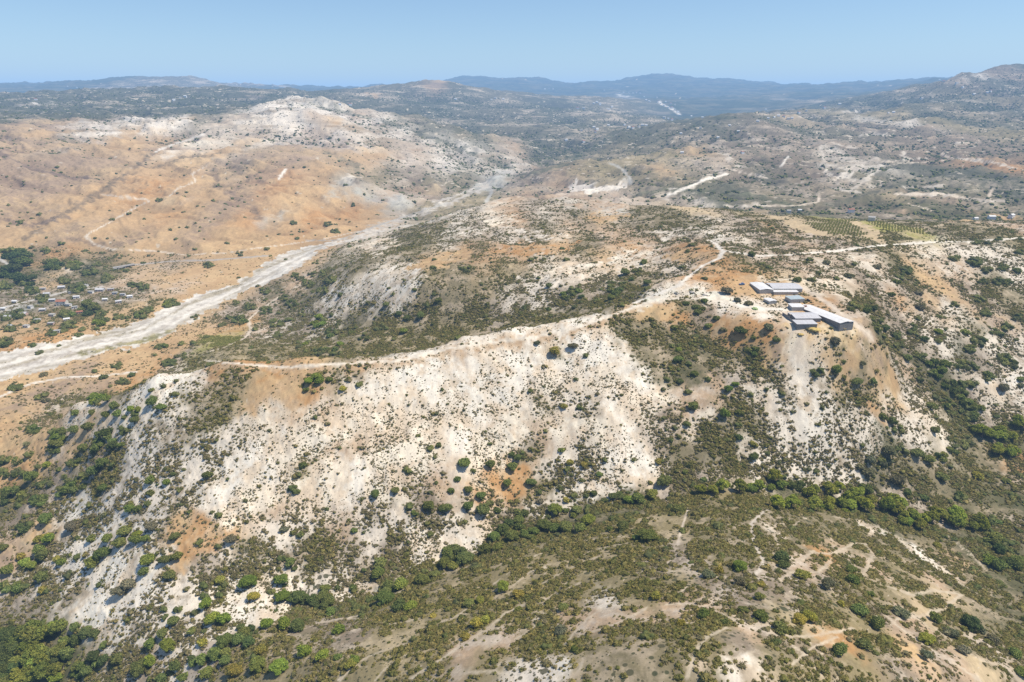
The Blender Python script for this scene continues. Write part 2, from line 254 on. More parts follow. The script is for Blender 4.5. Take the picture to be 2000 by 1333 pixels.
SEEDS = """
20 175 60 M;150 165 60 M;300 155 60 H;420 160 50 H;480 172 40 M;620 170 40 M;940 155 60 M;1050 162 60 M;1250 160 90 M;1350 165 90 M;1450 170 90 M;1550 185 60 M;1350 195 90 M;1420 210 70 M;1480 190 60 M;1400 228 60 M;1340 222 34 M;1450 205 60 M;1270 172 60 M;1500 195 50 M;1380 245 24 M;1210 176 30 M;1120 172 40 M;1060 168 40 M;1640 175 50 M;1760 162 40 M
1700 185 40 K;1600 195 50 H;1540 215 50 K;1800 175 50 K;1880 165 50 R;1960 145 40 R;1880 158 16 Q;1920 150 14 Q;1960 175 60 K;1990 205 60 G;1900 200 50 K;1750 200 50 K
40 195 60 K;130 190 60 K;250 190 60 K;350 195 60 K;450 190 60 K;540 190 50 K;60 225 70 K;180 215 60 K;300 200 60 K;420 205 60 K;500 205 50 K;330 222 40 K;440 225 40 K;250 170 20 H;330 175 20 K;70 205 14 Q;140 200 14 H;210 195 14 H
170 235 30 Q;230 238 35 Q;300 245 30 Q;290 235 25 Q;350 245 28 Q;150 260 18 Q;120 275 26 G;200 262 30 Q;260 256 22 D;120 245 25 R;60 250 50 R;30 280 60 R;80 265 24 D;130 290 30 B
590 192 12 W;570 205 40 Q;620 205 30 Q;520 212 40 Q;480 220 30 Q;560 225 50 Q;650 225 45 Q;720 240 45 Q;780 260 45 Q;840 275 45 Q;900 290 45 Q;950 305 45 Q;990 325 40 Q;450 235 30 T;500 245 40 C;580 250 60 Q;660 260 60 Q;720 280 60 Q;800 295 60 T;860 310 50 Q;620 225 40 T;700 225 30 T;660 240 30 D
420 262 30 C;380 285 30 P;340 295 16 W;315 305 10 W;440 280 45 P;520 280 45 C;480 265 30 T;560 290 50 R;500 300 45 R;430 300 50 D;640 290 60 R;720 305 60 D;680 300 40 R;570 320 45 R;640 330 40 D
100 320 70 R;60 360 70 R;120 370 60 R;200 330 70 R;40 400 60 R;90 420 50 R;220 290 60 D;280 300 50 D;240 315 60 R;170 300 30 R;320 330 60 D;270 350 50 O;200 380 60 D;230 365 30 R;150 410 60 D;300 370 60 O;400 350 60 D;360 330 50 D;370 395 70 D;450 400 60 R;330 420 60 O;280 430 50 D;400 440 70 R;340 450 50 D;480 430 60 O;450 455 50 D;260 460 60 R;500 470 60 D;200 465 60 D;120 460 60 R;60 445 60 D;60 475 60 D;300 485 60 D;400 485 60 D;130 490 40 O;550 360 60 O;600 380 60 D;560 420 60 D;620 425 60 O;650 400 50 D;520 350 40 R;470 330 50 B;500 320 40 D;560 440 50 D;640 450 50 D;690 420 50 O;720 415 40 D;480 370 50 R
330 395 20 L;370 390 16 T;520 435 26 E;545 425 20 E;670 365 30 E;650 380 16 E;700 355 30 B;740 350 40 G;690 335 30 G;760 330 40 H;800 345 40 B;840 350 30 G;790 318 40 Q;700 375 24 E;690 345 14 W
730 390 26 E;770 393 30 E;820 385 30 T;850 375 26 L;760 375 30 T;880 400 24 V;840 408 24 V;900 385 26 V;930 395 26 V;870 372 16 B;900 365 20 F;940 370 20 E;960 355 20 E;1020 345 22 B;1000 330 20 W;985 338 14 E;1040 330 14 R;900 350 30 G;860 365 14 B
620 200 20 K;700 190 50 H;760 185 40 H;850 165 30 R;800 172 30 H;900 175 40 K;700 205 50 K;780 205 60 K;860 210 60 K;940 200 60 H;1000 195 50 H;1060 190 50 K;840 235 60 H;920 250 60 K;1000 230 70 H;1100 220 60 K;1180 205 50 H;1230 195 30 H;1010 260 60 H;1080 250 60 H;1160 240 60 H;1240 230 50 H;1295 228 26 K;950 280 50 K;1000 285 40 T;960 270 26 L;1060 290 50 K;1120 280 50 K;1180 270 50 H;1250 260 50 K;1330 215 30 M;1310 250 24 H;1100 310 40 G;1050 315 40 H;1150 300 40 G;900 265 40 F;850 255 40 K;1220 190 10 W;730 185 12 D
1200 290 50 G;1230 280 50 F;1280 275 50 H;1350 260 50 H;1330 290 60 H;1400 250 50 K;1400 280 60 B;1460 265 60 B;1500 240 60 B;1480 225 50 H;1550 235 40 L;1540 250 50 K;1600 230 50 K;1300 310 60 V;1260 315 50 V;1360 300 40 D;1290 330 30 D;1340 330 50 G;1280 350 50 G;1360 325 40 B;1420 310 40 B;1390 310 20 Q;1340 320 24 V;1120 335 50 V;1180 330 50 V;1170 345 40 V;1100 350 50 R;1060 345 40 B;1260 375 40 G;1320 365 40 F;1240 400 40 C;1300 390 50 B
1480 300 60 R;1560 280 70 R;1540 310 60 R;1620 250 60 K;1640 285 50 R;1700 250 60 R;1740 270 60 R;1800 250 70 R;1850 280 70 R;1780 300 60 R;1900 230 70 G;1960 260 70 V;1960 290 70 R;1820 225 70 K;1740 225 60 V;1650 230 40 V;1680 215 50 H;1870 310 60 R;1960 320 60 O;1920 340 60 K;1700 265 20 Q;1720 240 30 Q;1760 240 24 C;1620 290 24 Q;1640 310 24 Q;1620 320 24 Q;1650 330 24 Q;1700 325 40 C;1680 340 40 G;1710 330 12 W;1690 355 14 W;1660 350 12 W;1650 340 12 W;1600 340 50 B;1560 350 60 R;1500 350 60 K;1440 345 60 B;1430 370 60 K;1500 380 60 G;1570 375 60 B;1620 380 50 G;1700 380 50 G;1640 365 24 Q;1780 335 60 K;1850 340 60 K;1760 360 60 K;1850 370 60 F;1950 370 60 K;1920 395 50 G;1800 400 50 F;1870 410 40 F;1960 415 40 F;1720 400 50 F;1680 415 40 B;1600 405 40 G;1740 385 26 L;1800 380 26 T;1850 388 26 T;1930 395 26 P;1760 412 16 T;1820 415 30 F;1560 415 40 F;1500 410 40 K;1410 400 40 K;1360 395 30 C;1790 372 30 F
1120 365 14 W;1150 368 14 W;1190 366 14 W;1220 360 10 W;1240 378 14 C;1290 385 20 C;1200 385 30 T
1000 390 40 T;1050 385 40 R;1100 380 40 T;1040 400 40 B;1120 400 40 C;1180 395 40 T;1240 395 40 T;1300 400 30 L;1340 405 26 L;1250 410 30 G;1180 410 22 E;1210 415 20 E;1130 418 40 G;1060 420 40 C;960 420 40 P;900 430 40 C;1000 430 40 O;940 440 40 B;850 445 40 G;800 460 40 G;900 455 40 G;980 455 50 C;1060 445 40 G;1120 440 40 T;1160 430 30 D;1200 425 30 T;1250 425 30 G;1300 420 30 G;1380 415 24 L;1430 412 24 V;1490 415 24 L
760 480 40 G;820 485 50 G;880 480 40 C;940 475 40 G;1000 465 40 C;1050 465 40 G;1100 465 30 P;1160 455 40 B;1220 445 40 G;1280 445 40 G;1340 435 40 G;1400 435 30 C;1450 430 30 B;860 505 35 D;820 515 24 O;910 490 30 O;960 490 50 O;1020 485 40 O;1090 480 40 D;1150 470 40 G;1130 485 40 G;1070 505 40 C;1180 500 40 D;1230 490 50 O;1210 515 40 P;1250 470 40 T;1300 470 40 B;1340 460 40 B;1370 450 30 C;1330 485 40 O;1290 500 40 T;1270 520 40 P;1310 520 40 C;1380 490 40 O;1420 470 24 W;1440 460 24 P;1400 460 24 W;1440 500 40 G;1500 470 60 B;1560 475 50 R;1600 470 50 B;1520 450 40 G;1450 485 30 B;1410 520 40 O;1370 540 40 O;1440 530 50 O
1530 430 20 L;1570 440 24 L;1610 450 24 L;1600 432 20 V;1640 445 26 V;1670 455 20 L;1690 460 20 L;1660 435 18 Y;1720 445 24 Y;1770 450 24 Y;1760 460 16 V;1740 468 24 V;1560 455 26 T;1850 450 30 G;1900 445 40 G;1960 440 30 T;1900 432 16 D;1970 430 20 D;1840 440 30 G;1950 455 40 V;1500 440 20 O;1700 470 24 G
680 500 40 G;700 480 40 P;730 470 26 P;740 500 40 G;640 530 40 F;690 530 40 V;740 530 30 P;760 545 30 P;790 530 26 W;770 570 26 W;800 560 24 W;780 595 24 W;740 590 24 P;700 560 40 P;660 580 40 P;640 600 30 B;700 590 30 P;650 560 30 P;620 570 30 F;590 545 40 T;600 520 30 D;820 545 40 G;850 560 50 G;900 560 60 G;950 550 50 G;980 530 50 V;1020 545 40 G;900 530 40 G;860 525 30 F;930 590 50 G;880 595 50 G;1000 570 40 C;1050 560 40 C;1000 600 40 C;980 610 40 B;1060 590 40 C;1100 540 40 C;1080 525 40 P;1140 530 40 P;1180 550 30 C;1160 575 40 B;1100 580 40 B;1120 600 40 G;1160 595 24 V;1200 575 24 F;1230 545 30 G;1260 530 30 G;1000 630 30 V;1060 625 30 V;930 630 40 V;880 640 40 V;820 640 40 G;780 620 30 G;740 640 40 G;700 620 30 F;680 660 40 G;760 660 40 V;840 655 30 V;700 685 30 V;640 680 30 G;600 690 30 V;560 685 30 V;500 690 30 V;440 695 24 V;390 700 20 G;640 640 30 C;600 640 30 B;560 640 24 C;580 620 30 B;540 610 30 B;530 600 24 T;540 570 24 F;560 590 30 F;500 600 24 T;460 620 26 B;440 660 26 Y;415 665 20 Y;470 640 26 O;440 640 22 O;500 650 24 T;460 680 26 V;400 650 24 D;350 680 30 D
20 640 40 D;80 630 40 D;60 660 40 O;140 640 40 O;200 620 40 D;260 605 30 D;330 590 30 D;380 570 24 D;430 555 24 D;400 540 40 D;350 545 40 D;420 520 50 D;480 520 50 D;520 500 40 D;560 495 40 D;300 535 40 D;330 520 30 B;350 560 30 T;300 570 26 T
100 540 20 D;95 560 20 D;130 530 20 P;30 510 50 F;60 540 50 F;120 515 50 F;180 515 40 F;200 530 40 F;20 560 40 B;60 580 40 B;120 590 40 B;160 570 30 G;200 580 40 B;220 560 30 T;250 555 30 T;180 600 40 F;120 615 40 F;40 610 40 F;260 580 30 B;230 600 30 V;280 600 26 V;60 600 16 E;20 605 14 E;160 620 30 V
20 760 30 D;60 740 30 D;140 740 30 R;220 720 30 D;300 710 30 D;100 770 40 R;60 785 40 R;180 760 40 R;250 750 30 O;280 740 26 O;320 700 24 O;360 690 20 B;140 790 30 G;30 820 40 D;20 860 40 D;190 780 26 F;240 770 26 G
110 790 24 C;100 820 30 T;160 810 30 P;220 800 30 P;260 820 24 P;230 830 16 W;300 770 24 W;270 780 16 W;340 750 22 W;370 730 20 W;330 730 18 C;390 750 22 C;60 880 40 D;40 920 40 O;80 910 30 D;120 870 30 T;160 850 30 D;200 880 30 T;90 960 40 B;30 970 40 F;60 1000 30 B;120 1000 30 C;30 1050 30 T;50 1060 20 L;20 1080 40 R;80 1030 30 D;180 910 30 B;150 940 30 G;200 930 30 G;100 900 20 D
430 715 26 O;480 720 30 O;540 725 30 O;600 725 30 D;660 735 30 G;640 745 24 T;700 740 24 C;740 735 24 P;620 740 26 V;700 720 16 O;520 750 30 D;480 740 26 V;440 745 26 G
380 790 40 G;420 790 40 G;350 820 40 C;320 850 40 C;280 870 40 C;400 830 40 G;450 800 30 V;460 850 40 C;400 870 40 C;360 900 40 C;300 920 40 C;250 920 30 C;340 960 40 C;280 980 40 C;230 960 30 C;400 930 30 C;500 780 30 D;560 770 40 D;600 785 40 O;540 800 40 P;500 830 40 P;560 790 24 O;640 790 30 T;600 820 40 P;650 830 40 P;700 770 40 W;740 760 30 W;680 800 40 P;740 800 40 P;500 880 40 W;540 870 40 W;480 920 40 W;440 950 30 W;520 930 40 W;560 900 40 P;620 860 40 P;690 850 40 P;740 860 40 P;600 900 14 G;590 920 14 V;640 920 40 P;700 920 40 W;750 900 40 P;560 960 40 P;620 980 40 P;680 960 40 W;740 960 40 P;500 970 30 P;460 1000 40 P;700 870 24 T;660 880 24 T
380 1040 24 O;420 1050 24 O;370 1080 20 O;450 1040 24 O;360 1100 16 D;340 1030 24 D;480 1070 24 G;500 1090 30 G;440 1090 30 C;400 1110 30 B;470 1110 40 C;540 1040 40 C;600 1030 40 C;660 1030 40 T;540 1000 30 T;620 1070 40 G;560 1090 40 C;680 1080 40 B;720 1040 40 C;760 1020 30 C;640 1000 30 T;620 1050 30 G;660 1100 40 C;720 1100 40 C;760 1080 30 B
140 1060 30 C;200 1020 30 C;160 990 20 W;260 1010 24 C;120 1090 30 C;180 1070 30 W;240 1080 30 W;220 1110 34 W;180 1130 30 C;140 1150 30 C;160 1190 30 W;220 1160 30 W;120 1200 30 C;200 1210 26 W;260 1060 24 C;300 1040 30 C;300 1000 24 C;100 1130 30 C;60 1130 30 C;40 1160 30 B;60 1190 30 B;300 1100 24 C;280 1150 30 W;250 1190 30 C;240 1230 30 C;320 1150 30 C;360 1140 30 C;330 1200 30 C;280 1240 30 C;400 1170 30 C;360 1240 30 C;420 1220 30 C;340 1290 30 C;300 1300 30 B;250 1290 30 B;210 1250 20 W;420 1280 30 B;460 1160 30 W;500 1170 30 W;470 1200 24 W;510 1140 30 P;540 1190 24 P;560 1150 20 W;600 1150 20 C;700 1140 20 W;680 1160 20 W;720 1150 16 W;660 1130 24 C;450 1130 24 C
30 1250 50 F;100 1240 40 F;60 1310 40 F;130 1300 40 F;180 1290 26 G
820 740 40 W;880 720 40 W;940 700 40 W;860 780 40 W;920 760 40 W;1000 690 40 W;1060 670 40 W;1120 660 40 W;1160 660 40 W;1000 720 40 W;900 700 24 T;960 690 24 P;1060 720 40 W;1120 700 40 W;1180 690 40 W;1210 710 30 W;1240 740 30 W;1080 690 20 G;1150 720 40 W;1200 750 40 P;1260 780 30 P;1060 760 40 P;1000 770 40 W;1120 750 30 P;1180 770 30 W;1100 780 24 C;1050 800 24 C;1150 790 30 C;1230 800 30 P;1290 790 24 P;1300 820 30 B;1280 850 30 B;860 820 40 P;920 810 40 W;980 820 40 P;840 870 40 P;900 860 40 W;960 860 40 P;1020 840 40 P;1080 840 40 P;1140 840 40 P;1200 810 24 W;1220 840 30 W;1180 860 40 P;1140 880 30 C;1100 870 30 P;1240 870 24 W;1040 880 24 G;1060 790 20 G;1260 830 20 P;1060 860 30 T
820 900 30 P;860 930 40 T;920 920 40 P;880 950 40 T;960 940 24 O;1000 930 24 O;1020 920 20 O;980 960 24 O;940 960 20 O;1030 945 20 O;920 945 20 D;1060 960 30 G;1080 920 30 C;1100 890 24 W;1140 920 30 C;1190 890 30 W;1240 920 24 W;1200 920 24 W;1270 910 24 W;1150 950 24 W;1200 960 20 W;1100 970 24 C;1060 990 24 C;1240 940 20 W;840 990 30 B;900 1010 30 C;960 1000 24 P;860 1040 30 C;920 1050 24 W;820 1060 24 W;830 1090 24 W;880 1080 24 P;940 1030 30 P;980 1020 24 B;1000 1050 24 F;1080 1030 24 F;1160 1000 24 F;1220 980 24 F;1260 970 20 G;1300 965 20 B;960 1080 20 G;840 1120 20 G;760 1150 24 F;700 1190 26 F;620 1190 24 F;740 1200 20 G
1220 640 30 G;1250 640 30 G;1280 650 30 G;1260 690 30 G;1280 720 20 G;1290 680 20 G;1230 660 20 G;1250 610 20 D;1300 600 20 D;1350 600 24 G;1370 620 24 B;1330 620 24 O
1290 575 16 W;1340 565 20 W;1380 580 16 W;1370 560 16 W;1300 560 14 P;1420 590 20 W;1460 560 24 D;1480 600 20 W;1510 590 20 P;1540 580 24 D;1580 560 20 P;1500 545 24 D;1560 545 24 L;1620 560 30 P;1610 590 20 O;1640 610 20 T;1680 640 24 T;1700 655 20 R;1570 650 20 D;1600 640 20 D;1540 640 20 T;1560 670 24 P;1600 670 24 P;1580 700 30 P;1560 715 24 W;1620 650 20 L;1640 670 24 G;1660 690 24 D
1340 650 24 G;1380 660 30 G;1400 640 24 O;1420 630 24 O;1440 660 30 O;1480 640 24 O;1500 660 24 O;1460 690 30 G;1420 700 30 G;1380 710 30 G;1350 720 24 F;1350 680 24 F;1500 700 24 D;1520 680 20 R;1480 720 30 G;1440 740 30 B;1400 760 30 T;1370 790 30 T;1350 800 24 T;1420 800 30 G;1480 760 30 P;1540 740 24 C;1540 780 40 C;1600 760 40 C;1580 800 40 W;1620 820 40 C;1520 820 40 C;1460 830 40 G;1400 850 40 G;1360 880 40 G;1420 900 40 G;1480 880 40 C;1540 870 40 C;1600 870 40 C;1660 830 30 C;1640 880 40 C;1560 910 40 C;1620 920 30 C;1480 920 30 C;1420 930 24 C;1360 930 24 B;1680 900 24 C;1700 840 30 C;1740 800 30 C;1780 780 30 C;1820 820 30 P;1800 860 30 C;1760 850 30 C;1840 850 24 W;1720 760 30 D;1680 740 30 G;1640 720 30 D;1700 720 24 G;1740 740 24 D;1770 720 20 T;1640 780 20 G;1700 790 20 O;1500 590 16 P;1350 840 20 P;1380 820 30 P;1680 870 24 C
1480 500 30 T;1540 500 30 T;1600 500 30 P;1660 500 30 P;1620 520 30 P;1560 520 30 T;1700 510 30 P;1680 540 30 B;1740 500 24 G;1760 530 24 F;1820 500 40 P;1860 520 40 T;1800 540 30 D;1840 560 40 D;1780 570 40 B;1720 570 40 B;1700 600 30 G;1680 590 24 G;1760 590 30 O;1820 590 30 D;1900 500 40 C;1960 500 40 C;1940 540 30 G;1980 540 30 C;1900 580 40 B;1960 580 40 G;1860 610 40 C;1800 630 40 C;1760 640 40 B;1840 660 40 C;1900 640 30 G;1960 640 30 R;1980 670 40 C;1940 680 40 C;1880 690 30 F;1920 720 40 B;1980 740 30 W;1940 760 30 W;1980 780 30 C;1960 810 24 P;1900 790 30 B;1920 830 30 B;1980 840 30 G
1720 660 20 F;1760 690 20 F;1800 710 24 F;1840 740 26 F;1860 780 26 F;1880 820 26 F;1900 850 26 F;1940 870 30 F;1980 860 30 F;1860 860 24 F;1780 660 20 B;1820 690 20 B;1740 860 24 F;1700 920 24 F;1760 900 24 G;1820 890 24 G
1760 940 30 G;1820 930 40 G;1880 910 40 G;1940 900 40 G;1980 890 16 O;1970 910 20 O;1960 940 30 G;1900 960 40 F;1840 970 40 G;1780 980 40 B;1980 980 40 F;1940 1010 40 G;1880 1000 30 F;1990 1040 30 B;1960 1060 30 F;1980 1100 40 F;1920 1050 30 F;1980 940 16 T
1340 990 24 G;1400 970 24 V;1460 960 24 V;1540 960 24 F;1600 980 24 F;1700 1010 24 F;1780 1030 24 F;1860 1060 24 F;1940 1120 30 F;1500 985 20 G;1600 1010 30 G;1680 1040 24 G;1560 1020 30 G;1400 1020 40 G;1440 1060 40 G;1380 1070 40 G;1560 1060 40 G;1640 1050 30 V;1520 1040 16 P;1520 1000 24 G;1600 1080 24 O;1640 1070 16 T;1580 1100 24 T;1610 1090 18 O;1560 1110 20 T;1660 1090 30 G;1700 1080 30 G;1740 1060 24 G;1690 1030 12 W;1740 1050 12 W;1790 1080 14 W;1830 1110 14 W;1870 1130 14 T;1760 1120 40 V;1800 1160 30 G;1820 1060 30 G;1860 1090 24 R;1920 1160 40 G;1900 1220 40 G;1980 1200 40 F;1840 1160 26 L;1800 1190 26 L;1860 1190 20 T;1830 1140 14 T;1720 1120 18 T;1700 1100 14 T;1740 1150 26 V
1320 1030 30 V;1260 1060 30 V;1200 1090 40 V;1120 1110 40 V;1060 1130 40 V;1000 1140 40 V;940 1150 40 V;880 1160 40 V;820 1180 40 V;760 1220 40 V;700 1240 30 B;660 1230 30 B;720 1270 40 V;660 1290 30 V;620 1310 30 G;560 1260 40 G;500 1290 40 V;560 1310 40 V;600 1220 24 B;780 1270 40 V;840 1240 40 V;900 1210 40 V;960 1190 40 V;1020 1190 40 V;1080 1170 40 V;1140 1150 40 V;1200 1130 40 V;1280 1110 30 B;1340 1090 30 B;1320 1140 40 V;1240 1160 40 V;1180 1170 30 C;1060 1220 24 C;980 1250 30 T;1100 1200 24 T;1140 1220 24 T;1040 1260 30 V;900 1270 30 T;860 1300 30 G;960 1290 30 V;1040 1310 40 C;1100 1295 18 W;1060 1250 30 G;1120 1260 30 V;1180 1290 40 G;1240 1250 40 G;1300 1240 40 G;1240 1310 40 G;1320 1290 40 G;1160 1200 24 T;1200 1210 24 T;1250 1200 24 T;1320 1190 24 T;1380 1180 20 T;1280 1215 20 T;1340 1160 20 R;1440 1150 30 B;1380 1130 30 B;1500 1140 30 B;1560 1130 30 B;1620 1140 30 B;1400 1220 30 V;1360 1260 30 V;1440 1250 24 B;1460 1230 20 T;1500 1240 24 B;1360 1300 16 P;1460 1295 14 W;1440 1310 20 C;1520 1270 30 G;1560 1220 40 V;1620 1210 40 V;1560 1190 24 B;1600 1240 24 O;1640 1240 30 O;1560 1270 30 B;1620 1280 30 B;1580 1310 40 V;1660 1300 40 V;1700 1270 30 V;1700 1230 30 V;1720 1200 30 B;1760 1230 24 T;1780 1270 24 D;1820 1270 30 B;1860 1290 26 T;1920 1310 24 L;1880 1250 30 G;1940 1270 26 B;1980 1300 24 G;1740 1300 30 B;1800 1310 24 T;1780 1210 20 T;1650 1180 30 V;1690 1150 30 V
"""
seeds = []
for tok in SEEDS.replace('\n', ';').split(';'):
    f = tok.split()
    if len(f) == 4:
        ty = 'U' if f[3] == 'R' and float(f[0]) > 1400 and float(f[1]) < 420 else f[3]
        seeds.append((float(f[0]), float(f[1]), float(f[2]), KEYS.index(ty)))
seeds = np.array(seeds)
g0 = ground(seeds[:, 0], seeds[:, 1])
gup = ground(seeds[:, 0], seeds[:, 1] - seeds[:, 2] * 0.5)
gdn = ground(seeds[:, 0], seeds[:, 1] + seeds[:, 2] * 0.5)
ok = np.isfinite(g0[:, 0])
seeds, g0, gup, gdn = seeds[ok], g0[ok], gup[ok], gdn[ok]
dist = np.sqrt(g0[:, 0] ** 2 + g0[:, 1] ** 2 + (g0[:, 2] - CAM_Z) ** 2)
s_x = seeds[:, 2] * dist / FOC
d1 = np.where(np.isfinite(gup[:, 1]), gup[:, 1] - g0[:, 1], 1e9)
d2 = np.where(np.isfinite(gdn[:, 1]), g0[:, 1] - gdn[:, 1], 1e9)
s_y = np.clip(2 * np.minimum(d1, d2), s_x * 1.0, s_x * 7.0)
# each seed claims an elliptical patch of ground; borders are frayed by noise
nt = len(KEYS)
VX, VY = GX.ravel(), GY.ravel()
NV = len(VX)
JX = (GX + GY * (0.010 * fbm(GA * 40, GB * 40, 4, 40, .6))).ravel()
JY = (GY + GY * (0.016 * fbm(GA * 40, GB * 40, 4, 47, .6))).ravel()
best = np.full((nt, NV), 60.0, np.float32)
jz = (fbm(GA * 90, GB * 90, 3, 60, .6) * 0.45).ravel()
for k in range(len(seeds)):
    ti = int(seeds[k, 3]); R = 5.0
    y0, y1 = g0[k, 1] - R * s_y[k], g0[k, 1] + R * s_y[k]
    i0 = max(0, int((math.log(max(y0, Y0)) - B1[0]) / (B1[1] - B1[0])) - 3)
    i1 = min(NB, int((math.log(min(max(y1, Y0), Y1)) - B1[0]) / (B1[1] - B1[0])) + 4)
    aa = g0[k, 0] / g0[k, 1]; da = R * s_x[k] / max(y0, g0[k, 1] * 0.6) + 0.03
    j0 = max(0, int((aa - da + AMAX) / (2 * AMAX) * NA)); j1 = min(NA, int((aa + da + AMAX) / (2 * AMAX) * NA) + 1)
    if i1 <= i0 or j1 <= j0:
        continue
    sl = (slice(i0, i1), slice(j0, j1))
    jx = JX.reshape(NB, NA)[sl]; jy = JY.reshape(NB, NA)[sl]
    dd = np.sqrt(((jx - g0[k, 0]) / s_x[k]) ** 2 + ((jy - g0[k, 1]) / s_y[k]) ** 2)
    bt = best[ti].reshape(NB, NA)
    bt[sl] = np.minimum(bt[sl], dd)
# ground no seed reaches takes the type of the nearest seed in bearing / log distance
far = best.min(0) > 5.0
idx = np.nonzero(far)[0]
sa = np.stack([g0[:, 0] / g0[:, 1], np.log(g0[:, 1])], 1)
for s in range(0, len(idx), 20000):
    ii = idx[s:s + 20000]
    d = (GA.ravel()[ii][:, None] - sa[None, :, 0]) ** 2 + (GB.ravel()[ii][:, None] - sa[None, :, 1]) ** 2
    best[seeds[d.argmin(1), 3].astype(int), ii] = 3.0
bm = best.min(0)
wgt = np.exp(-3.4 * (best - bm)).astype(np.float32)
wgt /= wgt.sum(0)
cov1 = np.array([COVER[k][0] for k in KEYS], np.float32); cov2 = np.array([COVER[k][1] for k in KEYS], np.float32)
col1 = wgt.T @ cov1; col2 = wgt.T @ cov2
share = wgt.T @ np.array([COVER[k][2] for k in KEYS], np.float32)
speck = wgt.T @ np.array([COVER[k][3] for k in KEYS], np.float32)


# ------------------------------------------------------------------ tracks, river, field edges on the ground
def poly_world(pts, step=6.0):
    pts = np.array(pts, float)
    uu, vv = [], []
    for (a, b), (c, d) in zip(pts[:-1], pts[1:]):
        n = max(2, int(math.hypot(c - a, d - b) / step))
        t = np.linspace(0, 1, n, endpoint=False)
        uu += list(a + (c - a) * t); vv += list(b + (d - b) * t)
    uu.append(pts[-1, 0]); vv.append(pts[-1, 1])
    g = ground(uu, vv)
    return g[np.isfinite(g[:, 0])]


def line_dist(P, reach):
    """Distance of the grid vertices to the polyline P in metres, out to reach."""
    D = np.full((NB, NA), 1e6, np.float32)
    for a, b in zip(P[:-1], P[1:]):
        if abs(a[1] - b[1]) > 0.12 * a[1] + 30:
            continue
        ya, yb = min(a[1], b[1]) - reach, max(a[1], b[1]) + reach
        i0 = max(0, int((math.log(max(ya, Y0)) - B1[0]) / (B1[1] - B1[0]))); i1 = min(NB, int((math.log(yb) - B1[0]) / (B1[1] - B1[0])) + 2)
        xa, xb = min(a[0], b[0]) - reach, max(a[0], b[0]) + reach
        am, ax_ = min(xa / ya, xa / yb), max(xb / ya, xb / yb)
        j0 = max(0, int((am + AMAX) / (2 * AMAX) * (NA - 1))); j1 = min(NA, int((ax_ + AMAX) / (2 * AMAX) * (NA - 1)) + 2)
        if i1 <= i0 or j1 <= j0:
            continue
        px = GX[i0:i1, j0:j1] - a[0]; py = GY[i0:i1, j0:j1] - a[1]
        ex, ey = b[0] - a[0], b[1] - a[1]
        t = np.clip((px * ex + py * ey) / (ex * ex + ey * ey + 1e-6), 0, 1)
        d = np.hypot(px - ex * t, py - ey * t)
        D[i0:i1, j0:j1] = np.minimum(D[i0:i1, j0:j1], d)
    return D.ravel()


def crop(ox, oy, pts):
    return [(ox + x / 2.857, oy + y / 2.857) for x, y in pts]


LAND, RIVER, TRACK, FIELD = 0, 1, 2, 3
label = np.zeros(NV, np.int8)
wob = (fbm(GA * 60, GB * 60, 4, 70, .6)).ravel()


def paint(w, c1, c2, sh, sp):
    global col1, col2, share, speck
    w = w[:, None].astype(np.float32)
    col1 = col1 * (1 - w) + np.array(c1, np.float32) * w
    col2 = col2 * (1 - w) + np.array(c2, np.float32) * w
    share = share * (1 - w[:, 0]) + sh * w[:, 0]
    speck = speck * (1 - w[:, 0]) + sp * w[:, 0]


def inside(pts_world):
    x, y = JX, JY
    px, py = pts_world[:, 0], pts_world[:, 1]
    box = np.nonzero((x > px.min()) & (x < px.max()) & (y > py.min()) & (y < py.max()))[0]
    r = np.zeros(NV, bool)
    xb, yb = x[box], y[box]
    c = np.zeros(len(box), bool)
    n = len(px); j = n - 1
    for i in range(n):
        m = ((py[i] > yb) != (py[j] > yb)) & (xb < (px[j] - px[i]) * (yb - py[i]) / (py[j] - py[i] + 1e-12) + px[i])
        c ^= m
        j = i
    r[box] = c
    return r


RIV_UP = [(-160,715),(0,690),(120,665),(240,640),(300,615),(380,577),(460,557),(520,512),(560,492),(620,479),(665,471)]
RIV_LO = [(668,476),(625,489),(592,516),(545,542),(485,566),(430,598),(380,621),(345,647),(290,671),(200,690),(100,721),(0,746),(-160,786)]
river_poly = np.concatenate([poly_world(RIV_UP), poly_world(RIV_LO)])
riv = inside(river_poly)
paint(riv * 1.0, *COVER['S'])
up_, lo_ = np.array(RIV_UP, float), np.array(RIV_LO[::-1], float)


def along(P, n):
    d = np.concatenate([[0], np.cumsum(np.hypot(*np.diff(P, axis=0).T))]); q_ = np.linspace(0, d[-1], n)
    return np.stack([np.interp(q_, d, P[:, 0]), np.interp(q_, d, P[:, 1])], 1)


